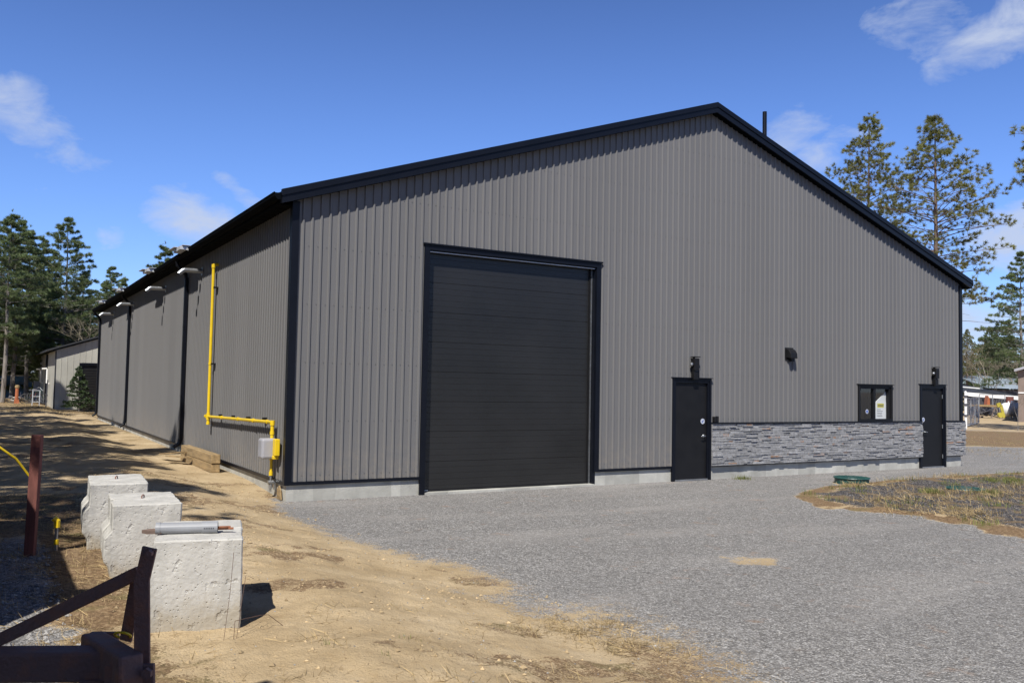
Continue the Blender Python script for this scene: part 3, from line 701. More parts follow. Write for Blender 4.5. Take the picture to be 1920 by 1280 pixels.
# ---- dryer style vent hood
e = empty('vent_hood', (11.60, -.0, 2.76), 'small black vent hood on grey siding above the stone skirt', 'vent')
b = MB(); b.prism([(-.11, -.02, -.08), (-.11, -.17, -.10), (-.11, -.16, .02), (-.11, -.10, .10), (-.11, -.02, .13)], None, (.22, 0, 0)); b.build('hood', M['blackflat'], e, bevel=.01)
b = MB(); b.box(-.05, -.13, -.17, .05, -.04, -.09); b.box(-.13, -.025, -.12, .13, -.0, .15); b.build('flap', M['blackflat'], e)

# ---- galvanised exhausts (own things)
ORD = ['galvanised exhaust pipe nearest the yellow gas pipe under the eave', 'galvanised exhaust pipe second from the yellow gas pipe along the side wall',
       'galvanised exhaust pipe third from the yellow gas pipe, beside the second downspout', 'galvanised exhaust pipe farthest along the side wall near the last downspout']
ep = None
for y, lb in zip(EXY, ORD):
    if ep is None:
        ep = empty('exhaust_pipe', (0, y, 4.42), lb, 'exhaust pipe', 'exhaust pipes along the side wall')
        b = MB(); b.tube([(-.02, 0, 0), (-.40, 0, 0)], .052, 16); b.tube([(-.19, 0, 0), (-.21, 0, 0)], .056, 16); b.build('duct', M['galv'], ep, smooth=False)
        b = MB(); b.tube([(-.395, 0, 0), (-.43, 0, -.012), (-.53, 0, -.10)], [.055, .055, .050], 16, cap=False); b.build('elbow', M['galv'], ep)
        b = MB(); b.tube([(-.018, 0, 0), (-.024, 0, 0)], .10, 20); b.build('wall_collar', M['galv'], ep)
    else:
        c = copy_tree(ep); c.location = (0, y, 4.42); c['label'] = lb

# ---- gas line
gas = empty('gas_line', (-.10, .50, .2), 'yellow gas pipe running up the side wall from a grey regulator box', 'gas pipe')
def gp(o): o.location = Vector(o.location)-Vector(gas.location); return o
b = MB(); X0 = -.10
b.tube([(X0, 5.36, 1.00), (X0, 5.36, 4.37)], .032, 12); b.tube([(X0, 5.36, 4.37), (X0+.03, 5.36, 4.40), (X0+.12, 5.36, 4.40)], .036, 12)
b.tube([(X0, 5.36, 1.15), (X0, .50, 1.25)], .028, 12); b.tube([(X0, .50, 1.25), (X0, .50, .98)], .03, 12); b.tube([(X0, .50, .40), (X0, .50, .68)], .024, 12)
for p, q, r_ in (((X0, 5.36, 1.08), (X0, 5.36, 1.22), .042), ((X0, 5.36, 4.32), (X0, 5.36, 4.40), .042), ((X0, 5.36, 2.25), (X0, 5.36, 2.29), .039), ((X0, 5.36, .98), (X0, 5.36, 1.03), .040),
              ((X0, .50, 1.20), (X0, .50, 1.28), .040), ((X0, .50, 1.05), (X0, .50, 1.10), .038), ((X0, .50, .63), (X0, .50, .68), .032), ((X0, .50, .38), (X0, .50, .44), .032)):
    b.tube([p, q], r_, 12)
for y in (4.1, 2.8, 1.7, .8, 5.6): b.tube([(X0, y-.03, 1.25-(y-.50)*.02), (X0, y+.03, 1.25-(y-.50)*.02)], .037, 12)
gp(b.build('pipe', M['yellow'], gas, smooth=False))
for y, z in ((4.5, 1.17), (3.4, 1.19), (2.3, 1.21), (1.2, 1.24)): b = MB(); b.box(X0+.02, y-.012, z-.03, 0, y+.012, z+.06); gp(b.build('pipe_bracket', M['blackflat'], gas))
for z in (2.27, 3.9): b = MB(); b.box(X0-.0, 5.26, z-.015, 0, 5.355, z+.015); gp(b.build('pipe_bracket', M['blackflat'], gas))
b = MB(); b.box(-.30, .36, .66, -.04, .61, .99); gp(b.build('regulator_box', M['greybox'], gas, bevel=.035))
b = MB(); b.box(-.13, .20, .72, -.05, .345, .99); b.box(-.14, .25, .66, -.05, .345, .72); gp(b.build('yellow_tag_box', M['yellow'], gas, bevel=.01))
b = MB(); b.tube([(X0, .50, .12), (X0, .50, .40)], .018, 8); b.tube([(X0-.045, .50, .27), (X0+.045, .50, .27)], .035, 10); b.tube([(X0, .50, .17), (X0, .50, .23)], .03, 10); b.box(X0+.05, .47, .15, X0+.075, .53, .28); gp(b.build('shutoff_valve', M['galv'], gas))
brd = MB(); brd.prism([(-.035, .12, .02), (-.035, .36, .02), (-.035, .34, .18), (-.035, .25, .24), (-.035, .17, .17)], None, (.02, 0, 0)); tag(brd.build('wood_scrap', M['wood']), 'small brown board scrap leaning on the foundation behind the gas valve', 'board')

# ---- stacked timbers
def timber(x0, y0, z0, x1, y1, z1, label, rz=0):
    cx, cy = (x0+x1)/2, (y0+y1)/2
    o = MB(); hx, hy = (x1-x0)/2, (y1-y0)/2
    o.box(-hx, -hy, 0, hx, hy, z1-z0); ob = o.build('timber_beam', M['wood'], bevel=.008); ob.location = (cx, cy, z0); ob.rotation_euler = (R(-.3), 0, R(rz)); tag(ob, label, 'timber', 'timbers stacked against the side wall'); return ob
timber(-.385, 3.62, .13, -.215, 6.7, .30, 'lower squared timber lying on the sand along the side wall')
timber(-.390, 3.60, .306, -.215, 6.65, .475, 'upper squared timber stacked on another by the side wall')
b = MB(); b.bar((-.75, 6.9, .26), (-.45, 6.0, .36), .14, .02); b.bar((-.72, 6.2, .27), (-.50, 5.3, .30), .16, .02); tag(b.build('broken_board', M['wood']), 'broken thin board pieces on the sand beside the stacked timbers', 'board')

# ================================================================ concrete blocks
def block_mesh(seed, Wd, Dp, H):
    import bmesh
    rnd = random.Random(seed); bm = bmesh.new()
    # outline profile in x,z of the left side: key bulge; extruded in y as two ribs with a groove between
    def prof(k): # k: 0 front rib, 1 groove
        hw = Wd/2
        if k: return [(-hw+.02, -.09), (hw, -.09), (hw, H), (-hw+.02, H)]
        return [(-hw, -.09), (hw, -.09), (hw, H), (-hw, H), (-hw, H*.64), (-hw-.055, H*.52), (-hw-.055, H*.20), (-hw-.01, H*.10)]
    gy0, gy1 = Dp*.40, Dp*.56
    def ext(P, ya, yb_):
        va = [bm.verts.new((x, ya, z)) for x, z in P]; vb = [bm.verts.new((x, yb_, z)) for x, z in P]
        bm.faces.new(va); bm.faces.new(vb[::-1])
        for i in range(len(P)):
            j = (i+1) % len(P); bm.faces.new((va[i], vb[i], vb[j], va[j]))
    ext(prof(0), 0, gy0); ext(prof(1), gy0-.002, gy1+.002); ext(prof(0), gy1, Dp)
    bmesh.ops.recalc_face_normals(bm, faces=bm.faces)
    bmesh.ops.bevel(bm, geom=[e for e in bm.edges], offset=.009, segments=1, affect='EDGES')
    bmesh.ops.triangulate(bm, faces=[f for f in bm.faces if len(f.verts) > 4])
    for _ in range(3):
        bmesh.ops.subdivide_edges(bm, edges=[e for e in bm.edges if e.calc_length() > .035], cuts=1, use_grid_fill=True)
    from mathutils import noise
    bm.normal_update()
    for v_ in bm.verts:
        p = v_.co; n1 = noise.noise(p*9+Vector((seed, 0, 0))); n2 = noise.noise(p*30+Vector((0, seed, 0)))
        ed_ = (abs(abs(p.x)-Wd/2) < .03)+(abs(p.z-H) < .03 or p.z < .03)+(p.y < .03 or abs(p.y-Dp) < .03)
        k = .0018 + (.006 if ed_ >= 2 else 0)
        v_.co += v_.normal*(n1*k+n2*k*.7)
    m = bpy.data.meshes.new('concrete_block'); bm.to_mesh(m); bm.free(); m.materials.append(M['block']); m.polygons.foreach_set('use_smooth', [True]*len(m.polygons)); m.set_sharp_from_angle(angle=R(26)); return m
BLK = [((-2.905, -7.79, .335), -13, .565, .84, .53, 'pale concrete block nearest the camera with a white pipe on top', 1),
       ((-2.975, -6.10, .33), -4, .53, .80, .565, 'middle concrete block of the three in the row', 2),
       ((-3.01, -4.60, .33), -4, .52, .90, .575, 'farthest concrete block of the three in the row', 3)]
for loc, rz, wd, dp, h, lb, sd in BLK:
    e = empty('concrete_block', loc, lb, 'concrete block', 'row of precast concrete blocks', R(rz))
    m = block_mesh(sd, wd, dp, h); o = bpy.data.objects.new('block_body', m); col.objects.link(o); o.parent = e
    if sd > 1:
        b = MB(); b.tube([(-.02, dp*.48, h-.01), (-.02, dp*.48, h+.022), (-.01, dp*.5, h+.03), (.0, dp*.52, h+.022), (.0, dp*.52, h-.01)], .006, 6); b.build('lifting_loop', M['rust'], e)
# pipe and rods on the nearest block
zt = .335+.525
e = empty('white_pipe', (-2.93, -7.50, zt+.045), 'short length of white plastic pipe lying on the nearest concrete block', 'pipe', rz=R(-16))
b = MB(); b.tube([(-.19, 0, 0), (.10, 0, 0)], .038, 20, cap=False); b.tube([(.10, 0, 0), (.205, 0, 0)], .042, 20, cap=False); b.tube([(.203, 0, 0), (-.188, 0, 0)], .033, 20, cap=False); b.tube([(-.20, 0, 0), (-.17, 0, 0)], .041, 20, cap=False)
b.build('pipe_body', mat('pvc_pipe', (.27, .28, .30), .45, 0, .06, 6), e, smooth=False)
b = MB()
for k_ in range(6): b.box(.115+k_*.012, -.0428, -.006, .122+k_*.012, -.0418, .004)
b.build('printed_marks', M['ink'], e)
e2 = empty('steel_rod', (-2.93, -7.50, zt+.02), 'bundle of rusty rods pushed through the white pipe on the block', 'rod', rz=R(-16))
for k_, (dy, dz) in enumerate(((0, .0), (.014, .008), (-.012, .012))):
    b = MB(); b.tube([(-.20, dy, dz+.01), (.31-.02*k_, dy, dz+.014)], .008, 6); b.build('rod', M['copper'], e2)
b = MB(); b.prism([(-.29, .0, -.005), (-.25, -.02, -.010), (-.16, -.03, -.008), (-.16, .02, .0), (-.25, .01, .0)], None, (0, 0, .022)); b.build('bark_strip', M['bark'], e2)

# wires sprouting by the block
b = MB(); gz = .27
b.tube([(-2.80, -8.12, gz), (-2.765, -8.10, gz+.30), (-2.745, -8.08, gz+.55), (-2.70, -8.06, gz+.54)], .0017, 5)
b.tube([(-2.72, -8.12, gz), (-2.69, -8.10, gz+.22), (-2.665, -8.09, gz+.40), (-2.61, -8.08, gz+.37)], .0017, 5)
b.tube([(-2.745, -8.15, gz), (-2.74, -8.15, gz+.13), (-2.55, -8.05, gz+.12), (-2.48, -7.98, gz+.10), (-2.36, -7.95, gz)], .0022, 5)
tag(b.build('bent_wire', M['wirerust']), 'thin rusty bent wires sticking up before the nearest concrete block', 'wire')

# ================================================================ rusty trailer hitch frame in the left foreground
tr = empty('trailer_hitch', (-3.7, -9.9, .3), 'rusty steel trailer tongue frame in shade at the bottom left corner', 'trailer frame')
def P3(px, py, d=3.6):   # build-time layout of the frame, in metres
    q = Vector((-4.1584, -13.8807, 1.933)) + (f0+rr*((px-960)/1633.45)-uu*((py-640)/1633.45))*d
    return q-Vector(tr.location)
b = MB(); b.bar(P3(-230, 1246, 3.62), P3(205, 1243, 3.60), .12, .122); b.build('main_beam', M['rust'], tr, bevel=.012)
b = MB(); b.bar(P3(172, 1215, 3.80), P3(246, 1262, 3.38), .095, .14); b.build('coupler_tube', M['rust'], tr, bevel=.012)
b = MB(); b.bar(P3(198, 1286, 3.42), P3(290, 1283, 3.42), .02, .165); b.build('end_plate', M['rust'], tr, bevel=.003)
b = MB(); b.bar(P3(170, 1205, 3.9), P3(222, 1205, 3.9), .02, .10); b.build('back_plate', M['rust'], tr, bevel=.003)
b = MB(); b.bar(P3(267, 1268, 3.47), P3(266, 1085, 3.47), .062, .014, up=f0); b.bar(P3(266, 1090, 3.47), P3(281, 1026, 3.47), .058, .014, up=f0); b.build('upright_strap', M['rust'], tr, bevel=.002)
b = MB(); b.bar(P3(236, 1200, 3.62), P3(260, 1070, 3.56), .05, .012, up=f0); b.build('rear_leg', M['rust'], tr, bevel=.002)
b = MB(); b.bar(P3(-160, 1275, 3.8), P3(262, 1072, 3.52), .030, .052); b.build('diagonal_brace', M['rust'], tr, bevel=.003)
for (px, py, d_) in ((282, 1036, 3.455), (277, 1260, 3.40)):
    b = MB(); c_ = P3(px, py, d_); b.tube([c_, c_-f0*.02], .014 if py < 1100 else .022, 6); b.build('bolt', M['rust'], tr)
b = MB(); ring = []
for k_ in range(17):
    an = 2*PI*k_/16; ring.append(P3(230+15*math.cos(an), 1190+5*math.sin(an)+(math.cos(an))*2, 3.60+.035*math.sin(an)))
b.tube(ring, .0055, 6, cap=False); b.build('yellow_band', M['yellow'], tr)
b = MB(); b.bar(P3(150, 1290, 3.5), P3(195, 1288, 3.5), .02, .06)
b.build('under_bracket', M['rust'], tr)
b = MB(); b.bar(P3(240, 1300, 3.5), P3(240, 1560, 3.5), .05, .05); b.build('jack_leg', M['rust'], tr)

# red painted post, hose, stub pipe
e = MB(); e.box(-.044, -.03, -.05, .044, .03, 1.10); p_ = e.build('marker_post', M['redpost'], bevel=.006); p_.location = (-3.76, -4.75, .30); p_.rotation_euler = (R(1), R(1.6), R(-28)); tag(p_, 'faded red wooden post standing in the shade near the concrete blocks', 'post')
b = MB(); b.tube([(-4.6, -4.6, 1.42), (-4.35, -4.6, 1.42), (-4.1, -4.6, 1.33), (-3.9, -4.58, 1.17), (-3.78, -4.55, 1.0), (-3.74, -4.5, .7), (-3.74, -4.45, .3)], .011, 8); tag(b.build('yellow_hose', M['yellow'], smooth=True), 'yellow hose arching down behind the red post', 'hose')
e = empty('standpipe', (-3.54, -4.6, .28), 'short yellow topped standpipe stub beside the red post', 'pipe')
b = MB(); b.tube([(0, 0, 0), (0, 0, .26)], .016, 8); b.build('riser', M['galv'], e)
b = MB(); b.tube([(0, 0, .24), (0, 0, .30), (-.03, 0, .33)], .03, 10); b.build('yellow_cap', M['yellow'], e)
b = MB(); b.tube([(0, 0, .08), (0, 0, .13)], .022, 10); b.build('yellow_collar', M['yellow'], e)
b = MB(); b.tube([(-.03, 0, .32), (-.12, .0, .35)], .006, 6); b.build('lever', M['ink'], e)
b = MB(); b.box(-.05, -.4, 0, .05, .4, .55); o = b.build('white_board', M['white'], bevel=.01); o.location = (-4.06, -3.55, .3); tag(o, 'white board edge standing at the left border of the picture', 'board')

# boxes added out of view at left; their shadows darken the left foreground
for (cx_, cy_, hx_, hy_, H_, lb) in ((-6.15, -6.05, 1.15, 2.0, 2.7, 'low ribbed box added outside the left edge of the picture to cast shade'), (-7.35, -14.6, 1.7, 2.6, 4.9, 'tall ribbed box added left of the camera to cast shade')):
    e = empty('unseen_shade_box', (cx_, cy_, .2), lb, 'shade box')
    b = MB(); b.box(-hx_, -hy_, .12, hx_, hy_, H_)
    for k_ in range(int(hy_*8)-1): b.box(-hx_-.03, -hy_+.15+k_*.245, .2, hx_+.03, -hy_+.25+k_*.245, H_-.1)
    b.build('shade_box_body', M['brownwall'], e)
    for sx_ in (-1, 1):
        for sy_ in (-1, 1): b = MB(); b.box(sx_*(hx_-.02)-.09, sy_*(hy_-.03)-.09, 0, sx_*(hx_-.02)+.09, sy_*(hy_-.03)+.09, H_+.05); b.build('corner_post', M['brownwall'], e)

# ================================================================ septic lids
for (x, y, z, r_, lb) in ((11.53, -1.76, .07, .37, 'green round tank lid raised nearer the stone wall'), (12.25, -3.80, .10, .36, 'green round tank lid set flush in the dark mulch bed')):
    z += 0
    hgt = .085 if y > -2 else .02; z -= .03
    e = empty('tank_lid', (x, y, z), lb, 'tank lid', 'green septic tank lids')
    b = MB(); b.tube([(0, 0, -.1), (0, 0, hgt-.02), (0, 0, hgt-.005), (0, 0, hgt+.012)], [r_*.93, r_*.93, r_, r_*.98], 40); b.build('lid_disc', M['lid'], e)
    b = MB()
    for k_ in range(12):
        an = 2*PI*k_/12; b.bar((math.cos(an)*r_*.35, math.sin(an)*r_*.35, hgt+.016), (math.cos(an)*r_*.88, math.sin(an)*r_*.88, hgt+.016), .012, .008)
    b.build('lid_ribs', M['lid'], e)

# ================================================================ trees
class Fol:
    def __init__(s): s.v = []; s.f = []; s.t = []; s.n = 0
    def tuft(s, p, d, size, n, rnd, w=.16, spread=1.0, t=.5):
        p = np.array(p); dirs = rnd.normal(size=(n, 3))*spread + np.array(d)*1.0
        dirs /= np.linalg.norm(dirs, axis=1)[:, None]+1e-9
        side = np.cross(dirs, rnd.normal(size=(n, 3))); side /= np.linalg.norm(side, axis=1)[:, None]+1e-9
        ln = size*(.6+.6*rnd.random(n))[:, None]
        a = p+side*size*w*.5; b = p-side*size*w*.5 + dirs*ln*.15; c = p+dirs*ln; e = p+dirs*ln*.55+side*size*w*.7
        V = np.stack([a, b, c, e], 1).reshape(-1, 3)
        s.v.append(V); base = s.n+4*np.arange(n)
        s.f.append(np.stack([base, base+1, base+2, base+3], -1)); s.t.append(np.clip(t+rnd.normal(0, .12, n), 0, 1)); s.n += 4*n
    def build(s, name, m_, parent=None):
        V = np.concatenate(s.v); F = np.concatenate(s.f).astype(np.int32); T = np.concatenate(s.t)
        me_ = bpy.data.meshes.new(name); me_.vertices.add(len(V)); me_.vertices.foreach_set('co', V.astype(np.float32).ravel())
        me_.loops.add(F.size); me_.loops.foreach_set('vertex_index', F.ravel()); me_.polygons.add(len(F)); me_.polygons.foreach_set('loop_start', np.arange(0, F.size, 4, dtype=np.int32)); me_.update()
        at = me_.attributes.new('tint', 'FLOAT', 'FACE'); at.data.foreach_set('value', T.astype(np.float32)); me_.materials.append(m_)
        o = bpy.data.objects.new(name, me_); col.objects.link(o)
        if parent is not None: o.parent = parent
        return o
def conifer(seed, H, start, Rad, style, label, cat='tree', name='pine_tree', group=None, loc=(0, 0, 0)):
    rnd = np.random.default_rng(seed); e = empty(name, loc, label, cat, group)
    tb = MB(); fo = Fol()
    r0_ = H*.0125
    lean = rnd.normal(0, .012, 2)
    def tp(z): return np.array([lean[0]*z+.05*math.sin(z*.7+seed), lean[1]*z+.05*math.cos(z*.6+seed), z])
    zs = np.linspace(-.3, H*.985, 12)
    tb.tube([tuple(tp(z)) for z in zs], [r0_*(1-.93*max(z, 0)/H) for z in zs], 8)
    P_ = dict(red=dict(dz=.40, nb=(4, 7), up=.35, tuft=.22, n=36, sub=11, prof=.65, sp=.6, w=.075), white=dict(dz=.42, nb=(4, 6), up=.30, tuft=.20, n=30, sub=18, prof=1.0, sp=.75, w=.08),
              spruce=dict(dz=.17, nb=(7, 9), up=.05, tuft=.10, n=9, sub=9, prof=1.0, sp=.6, w=.25))[style]
    z = start
    while z < H-.1:
        fr = (H-z)/(H-start); nb = rnd.integers(*P_['nb']); a0 = rnd.random()*6.28
        for k in range(nb):
            an = a0+k*2*PI/nb+rnd.normal(0, .3)
            if style == 'red': L_ = Rad*(min(1, fr*1.9)**.8)*(1-.25*max(0, fr-.6)/.4)*rnd.uniform(.55, 1.1)
            elif style == 'white': L_ = Rad*(min(1.0, fr*1.75)**.75)*rnd.uniform(.35, 1.2)
            else: L_ = Rad*fr*rnd.uniform(.8, 1.1)
            L_ = max(L_, .18*(H/12) if style != 'spruce' else .08)
            up = P_['up']*(1.6*(1-fr)+.25)+rnd.normal(0, .08)
            zz = z+rnd.uniform(-.15, .15); p0 = tp(zz); d = np.array([math.cos(an), math.sin(an), up]); d /= np.linalg.norm(d)
            pts = []; m_ = 5; cur = p0.copy(); dd = d.copy()
            for i in range(m_+1):
                pts.append(cur.copy()); cur = cur+dd*L_/m_; dd = dd+np.array([0, 0, .06 if i > 2 else -.05])+rnd.normal(0, .04, 3); dd /= np.linalg.norm(dd)
            tb.tube([tuple(q) for q in pts], [max(.006, .020*L_/2*(1-i/(m_+.3))) for i in range(m_+1)], 4, cap=False)
            if style == 'red' and fr > .93 and rnd.random() < .6: continue
            nsub = int(P_['sub']*(.5+.6*L_/Rad))
            tt = .5+rnd.normal(0, .22)
            for s_ in range(nsub):
                u_ = (.40 if style == 'red' else .22)+(.60 if style == 'red' else .78)*(s_+rnd.random())/nsub
                i = min(int(u_*m_), m_-1); fq = u_*m_-i; q = pts[i]*(1-fq)+pts[i+1]*fq
                sd = np.cross(d, [0, 0, 1]); sd /= np.linalg.norm(sd)+1e-9
                sg = rnd.choice([-1, 1]); ln = L_*.38*(1.15-u_)*rnd.uniform(.5, 1.2)+.06
                sdv = sd*sg*.9+d*.6+np.array([0, 0, rnd.normal(.12, .18)]); sdv /= np.linalg.norm(sdv); e1 = q+sdv*ln+(np.array([0, 0, rnd.normal(.04, .13)]) if style == 'red' else 0)
                if ln > .2: tb.tube([tuple(q), tuple(e1)], [.008, .004], 3, cap=False)
                fo.tuft(e1, sdv*.8+np.array([0, 0, .35]), P_['tuft']*rnd.uniform(.8, 1.25), P_['n'], rnd, P_['w'], P_['sp'], np.clip(tt, 0, 1))
                if style != 'red' or rnd.random() < .35: fo.tuft(q*.5+e1*.5, sdv+np.array([0, 0, .3]), P_['tuft']*.9, P_['n'], rnd, P_['w'], P_['sp'], np.clip(tt-.1, 0, 1))
            fo.tuft(pts[-1], dd, P_['tuft']*1.1, P_['n'], rnd, P_['w'], P_['sp'], np.clip(tt+.1, 0, 1))
        z += P_['dz']*rnd.uniform(.7, 1.3)*(1 if style != 'white' else (.8+.5*rnd.random()))
    fo.tuft(tp(H), (0, 0, 1), P_['tuft']*1.3, 16, rnd, P_['w'], .5, .6)
    # dead stubs under the crown
    for k in range(10 if style != 'spruce' else 0):
        zz = start*rnd.uniform(.35, 1); an = rnd.random()*6.28; p0 = tp(zz); ln = rnd.uniform(.4, 1.3)
        tb.tube([tuple(p0), tuple(p0+np.array([math.cos(an)*ln, math.sin(an)*ln, rnd.normal(0, .2)]))], [.02, .006], 4, cap=False)
    tb.build('trunk', M['bark'] if style == 'red' else M['barkgrey'], e)
    fo.build('crown', {'red': M['needle'], 'white': M['needle2'], 'spruce': M['spruce']}[style], e)
    return e
def place(src, loc, rz, s, label=None, group=None, sz=None):
    c = copy_tree(src); c.location = loc; c.rotation_euler = (0, 0, rz); c.scale = (s, s, sz or s)
    if label: c['label'] = label
    if group: c['group'] = group
    return c
# right side red pines
rp1 = conifer(5, 19.0, 8.2, 3.1, 'red', 'tall red pine rising above the right roof slope, left of a similar one'); rp1.location = (42.74, 21.21, 0)
rp2 = conifer(8, 18.2, 5.8, 3.6, 'red', 'tall red pine with bare lower trunk just right of the roof corner'); rp2.location = (43.65, 17.22, 0); rp2.scale = (1.12, 1.12, 1)
place(rp1, (40.3, 7.6, 0), 1.0, 1.02, 'pine mostly outside the right edge with branches reaching in')
# left background white pines
wp1 = conifer(21, 13.0, 2.6, 2.9, 'white', 'tallest white pine of the left wood, standing right of the others behind the shed'); wp1.location = (.24, 54.0, 0)
wp2 = conifer(22, 12.4, 4.2, 2.2, 'white', 'white pine with forked dark limbs just left of the tallest pine'); wp2.location = (-1.75, 56.0, 0)
wp3 = conifer(23, 12.3, 3.2, 2.0, 'white', 'slender white pine between the leftmost pine and the forked pine'); wp3.location = (-2.7, 52.0, 0)
place(wp1, (-4.6, 50.5, 0), 2.2, .98, 'broad white pine cut by the left edge of the picture')
place(wp2, (6.4, 52.2, 0), .7, .93, 'pine top peeping over the workshop eave between heat shields')
place(wp1, (77.1, 30.5, 0), 2.1, 1.15, 'dense shorter pine at the right edge behind the brown building')
place(wp2, (-3.3, 47.5, 0), 3.9, .97, 'white pine with long pale trunk left of the shed')
place(wp3, (-.9, 59.5, 0), 1.9, 1.0, 'white pine filling the gap behind the tallest pine')
rng = random.Random(3)
srcs = [wp1, wp2, wp3]
k_ = 0
for row, (yy, n_) in enumerate(((58, 7), (63, 8), (70, 9))):
    for i in range(n_):
        x = -9+i*2.6+rng.uniform(-.9, .9); 
        place(srcs[k_ % 3], (x, yy+rng.uniform(-1.5, 1.5), 0), rng.uniform(0, 6.2), rng.uniform(.62, .86), 'dark white pine in the shaded wood behind the beige shed', 'pines of the dark wood behind the shed', sz=None); k_ += 1
# young pines, low crowns, filling under the tall ones
yp = conifer(31, 6.0, .5, 1.9, 'white', 'young low pine under the tall pines behind the shed', group='low pines under the tall pines'); yp.location = (-6, 57, 0)
for x, y, s_ in ((-4.4, 59, 1.0), (-3.2, 62.5, .9), (-1.4, 60.5, 1.1), (.4, 60, 1.15), (2.2, 57.5, 1.05), (3.6, 60, 1.1), (-5.4, 63.5, 1.2), (-.4, 66, 1.3), (5.4, 58, 1.0), (2.6, 66, 1.4), (-2.6, 68, 1.4)): place(yp, (x, y, 0), rng.uniform(0, 6), s_)
# pines outside the left edge whose shadows dapple the sand
off = [(-10.3, -10.9, .90), (-10.6, -6.8, 1.0), (-10.2, -2.8, .98), (-9.9, 1.5, 1.0), (-9.6, 5.0, .95), (-10.2, 9.5, 1.05), (-9.7, 14.0, 1.0), (-9.7, 19.5, .95), (-9.0, 26, .9), (-8.6, 33, .85)]
for i, (x, y, s_) in enumerate(off): place(srcs[i % 3], (x-(1.2 if y < -8 else -1.1), y, .3), i*1.3, s_*1.12, 'white pine of the row standing left of the picture, shading the sand', 'pines outside the left edge')
# further pines added unseen, deeper left and behind the camera, to block low sky
for i in range(20): place(srcs[i % 3], (-16.5-(i % 3)*4.2+rng.uniform(-1, 1), -20+i*3.6, .2), i*.9, rng.uniform(.95, 1.25), 'white pine added deeper in the wood outside the left edge', 'pines added to the wood outside the left edge')
for i in range(18): place(srcs[i % 3], (-30+i*5.2+rng.uniform(-1, 1), -46-(i % 2)*5, 0), i*.7, rng.uniform(1.1, 1.4), 'white pine added behind the camera position to block low sky', 'pines added behind the camera')
# right far wood: mixed
rgrp = 'trees of the wood behind the yard'
for i in range(46):
    t = (i*7 % 46)/45; a_ = R(52+14*t+rng.uniform(-.6, .6)); d_ = 104+rng.uniform(0, 22)+(i % 3)*5
    place([rp1, wp1, yp][i % 3], (-4.16+math.sin(a_)*d_, -13.88+math.cos(a_)*d_, 0), rng.uniform(0, 6), [.52, .74, 1.5][i % 3]*rng.uniform(.85, 1.15), 'green pine in the distant wood behind the right hand yard', rgrp)
# bare deciduous trees
def bare(seed, H, label, group=None, loc=(0, 0, 0), name='bare_tree'):
    rnd = random.Random(seed); e = empty(name, loc, label, 'tree', group); tb = MB(); tw = MB()
    def rec(p, d, L_, r_, lev):
        q = p+d*L_; (tb if lev < 2 else tw).tube([tuple(p), tuple((p+q)/2+Vector((rnd.gauss(0, .03), rnd.gauss(0, .03), 0))*L_), tuple(q)], [r_, r_*.8, r_*.6], 4 if lev else 6, cap=False, t=rnd.random())
        if lev >= 5: return
        for _ in range(rnd.choice((2, 3, 3)) if lev < 4 else 3):
            nd = (d+Vector((rnd.gauss(0, .45), rnd.gauss(0, .45), rnd.gauss(.12, .2)))).normalized(); rec(q if rnd.random() < .6 else p+(q-p)*rnd.uniform(.5, 1), nd, L_*rnd.uniform(.55, .8), r_*.58, lev+1)
    rec(Vector((0, 0, -.1)), Vector((0, 0, 1)), H*.34, H*.011, 0)
    tb.build('trunk', M['barkgrey'], e); tw.build('crown', M['twig'], e); return e
bt = bare(3, 8.5, 'bare twiggy tree in the distant wood behind the right hand yard', 'bare trees behind the yard', (108, 52, 0)); bt2 = bare(9, 7.5, 'bare twiggy tree in the distant wood behind the right hand yard', 'bare trees behind the yard', (104, 48, 0))
for i in range(16):
    a_ = R(53+12*i/15+rng.uniform(-.5, .5)); d_ = rng.uniform(100, 112); place([bt, bt2][i % 2], (-4.16+math.sin(a_)*d_, -13.88+math.cos(a_)*d_, 0), rng.uniform(0, 6), rng.uniform(.8, 1.15))
place(bt, (1.8, 47.6, 0), 1, .85, 'pale bare tree behind the beige shed roof', 'bare trees behind the shed'); place(bt2, (3.2, 50, 0), 2, .95, 'pale bare tree behind the beige shed roof', 'bare trees behind the shed')

# young spruce by the shed door
sp_ = conifer(41, 2.15, .12, .85, 'spruce', 'young spruce growing before the dark shed door', 'tree', 'spruce_tree'); sp_.location = (.05, 37.4, .28)

# ================================================================ beige shed behind
shd = empty('storage_shed', (-1.0, 39.9, .2), 'beige ribbed shed with dark roof behind the workshop', 'shed')
def sp3(o): o.location = Vector(o.location)-Vector(shd.location); return o
SY = 39.9; SX0, SX1, SYE = -1.0, 13.0, 59.0
def srt(x): return 3.42+.335*min(x-SX0, SX1-x)
mb = MB(); x = SX0
while x < SX1-.01:
    xn = min(x+.30, SX1); zt_a, zt_b = srt(x)-.05, srt(xn)-.05
    segs = [(x, xn)]
    zb_ = .15 if not (.30 < (x+xn)/2 < 4.2) else 2.62
    mb.quad((x, SY, zb_), (xn-.03, SY, zb_), (xn-.03, SY, zt_b), (x, SY, zt_a), t=random.random()); mb.quad((xn-.03, SY, zb_), (xn-.015, SY-.02, zb_), (xn-.015, SY-.02, zt_b), (xn-.03, SY, zt_b), t=0); mb.quad((xn-.015, SY-.02, zb_), (xn, SY, zb_), (xn, SY, zt_b), (xn-.015, SY-.02, zt_b), t=1); x = xn
sp3(mb.build('front_wall', M['shed'], shd))
mb = MB(); mb.box(SX0, SY+.01, .15, SX0+.1, SYE, 3.36); sp3(mb.build('side_wall', M['shed'], shd))
mb = MB(); mb.box(SX0-.02, SY-.012, .15, SX0+.04, SY+.0, 3.35)
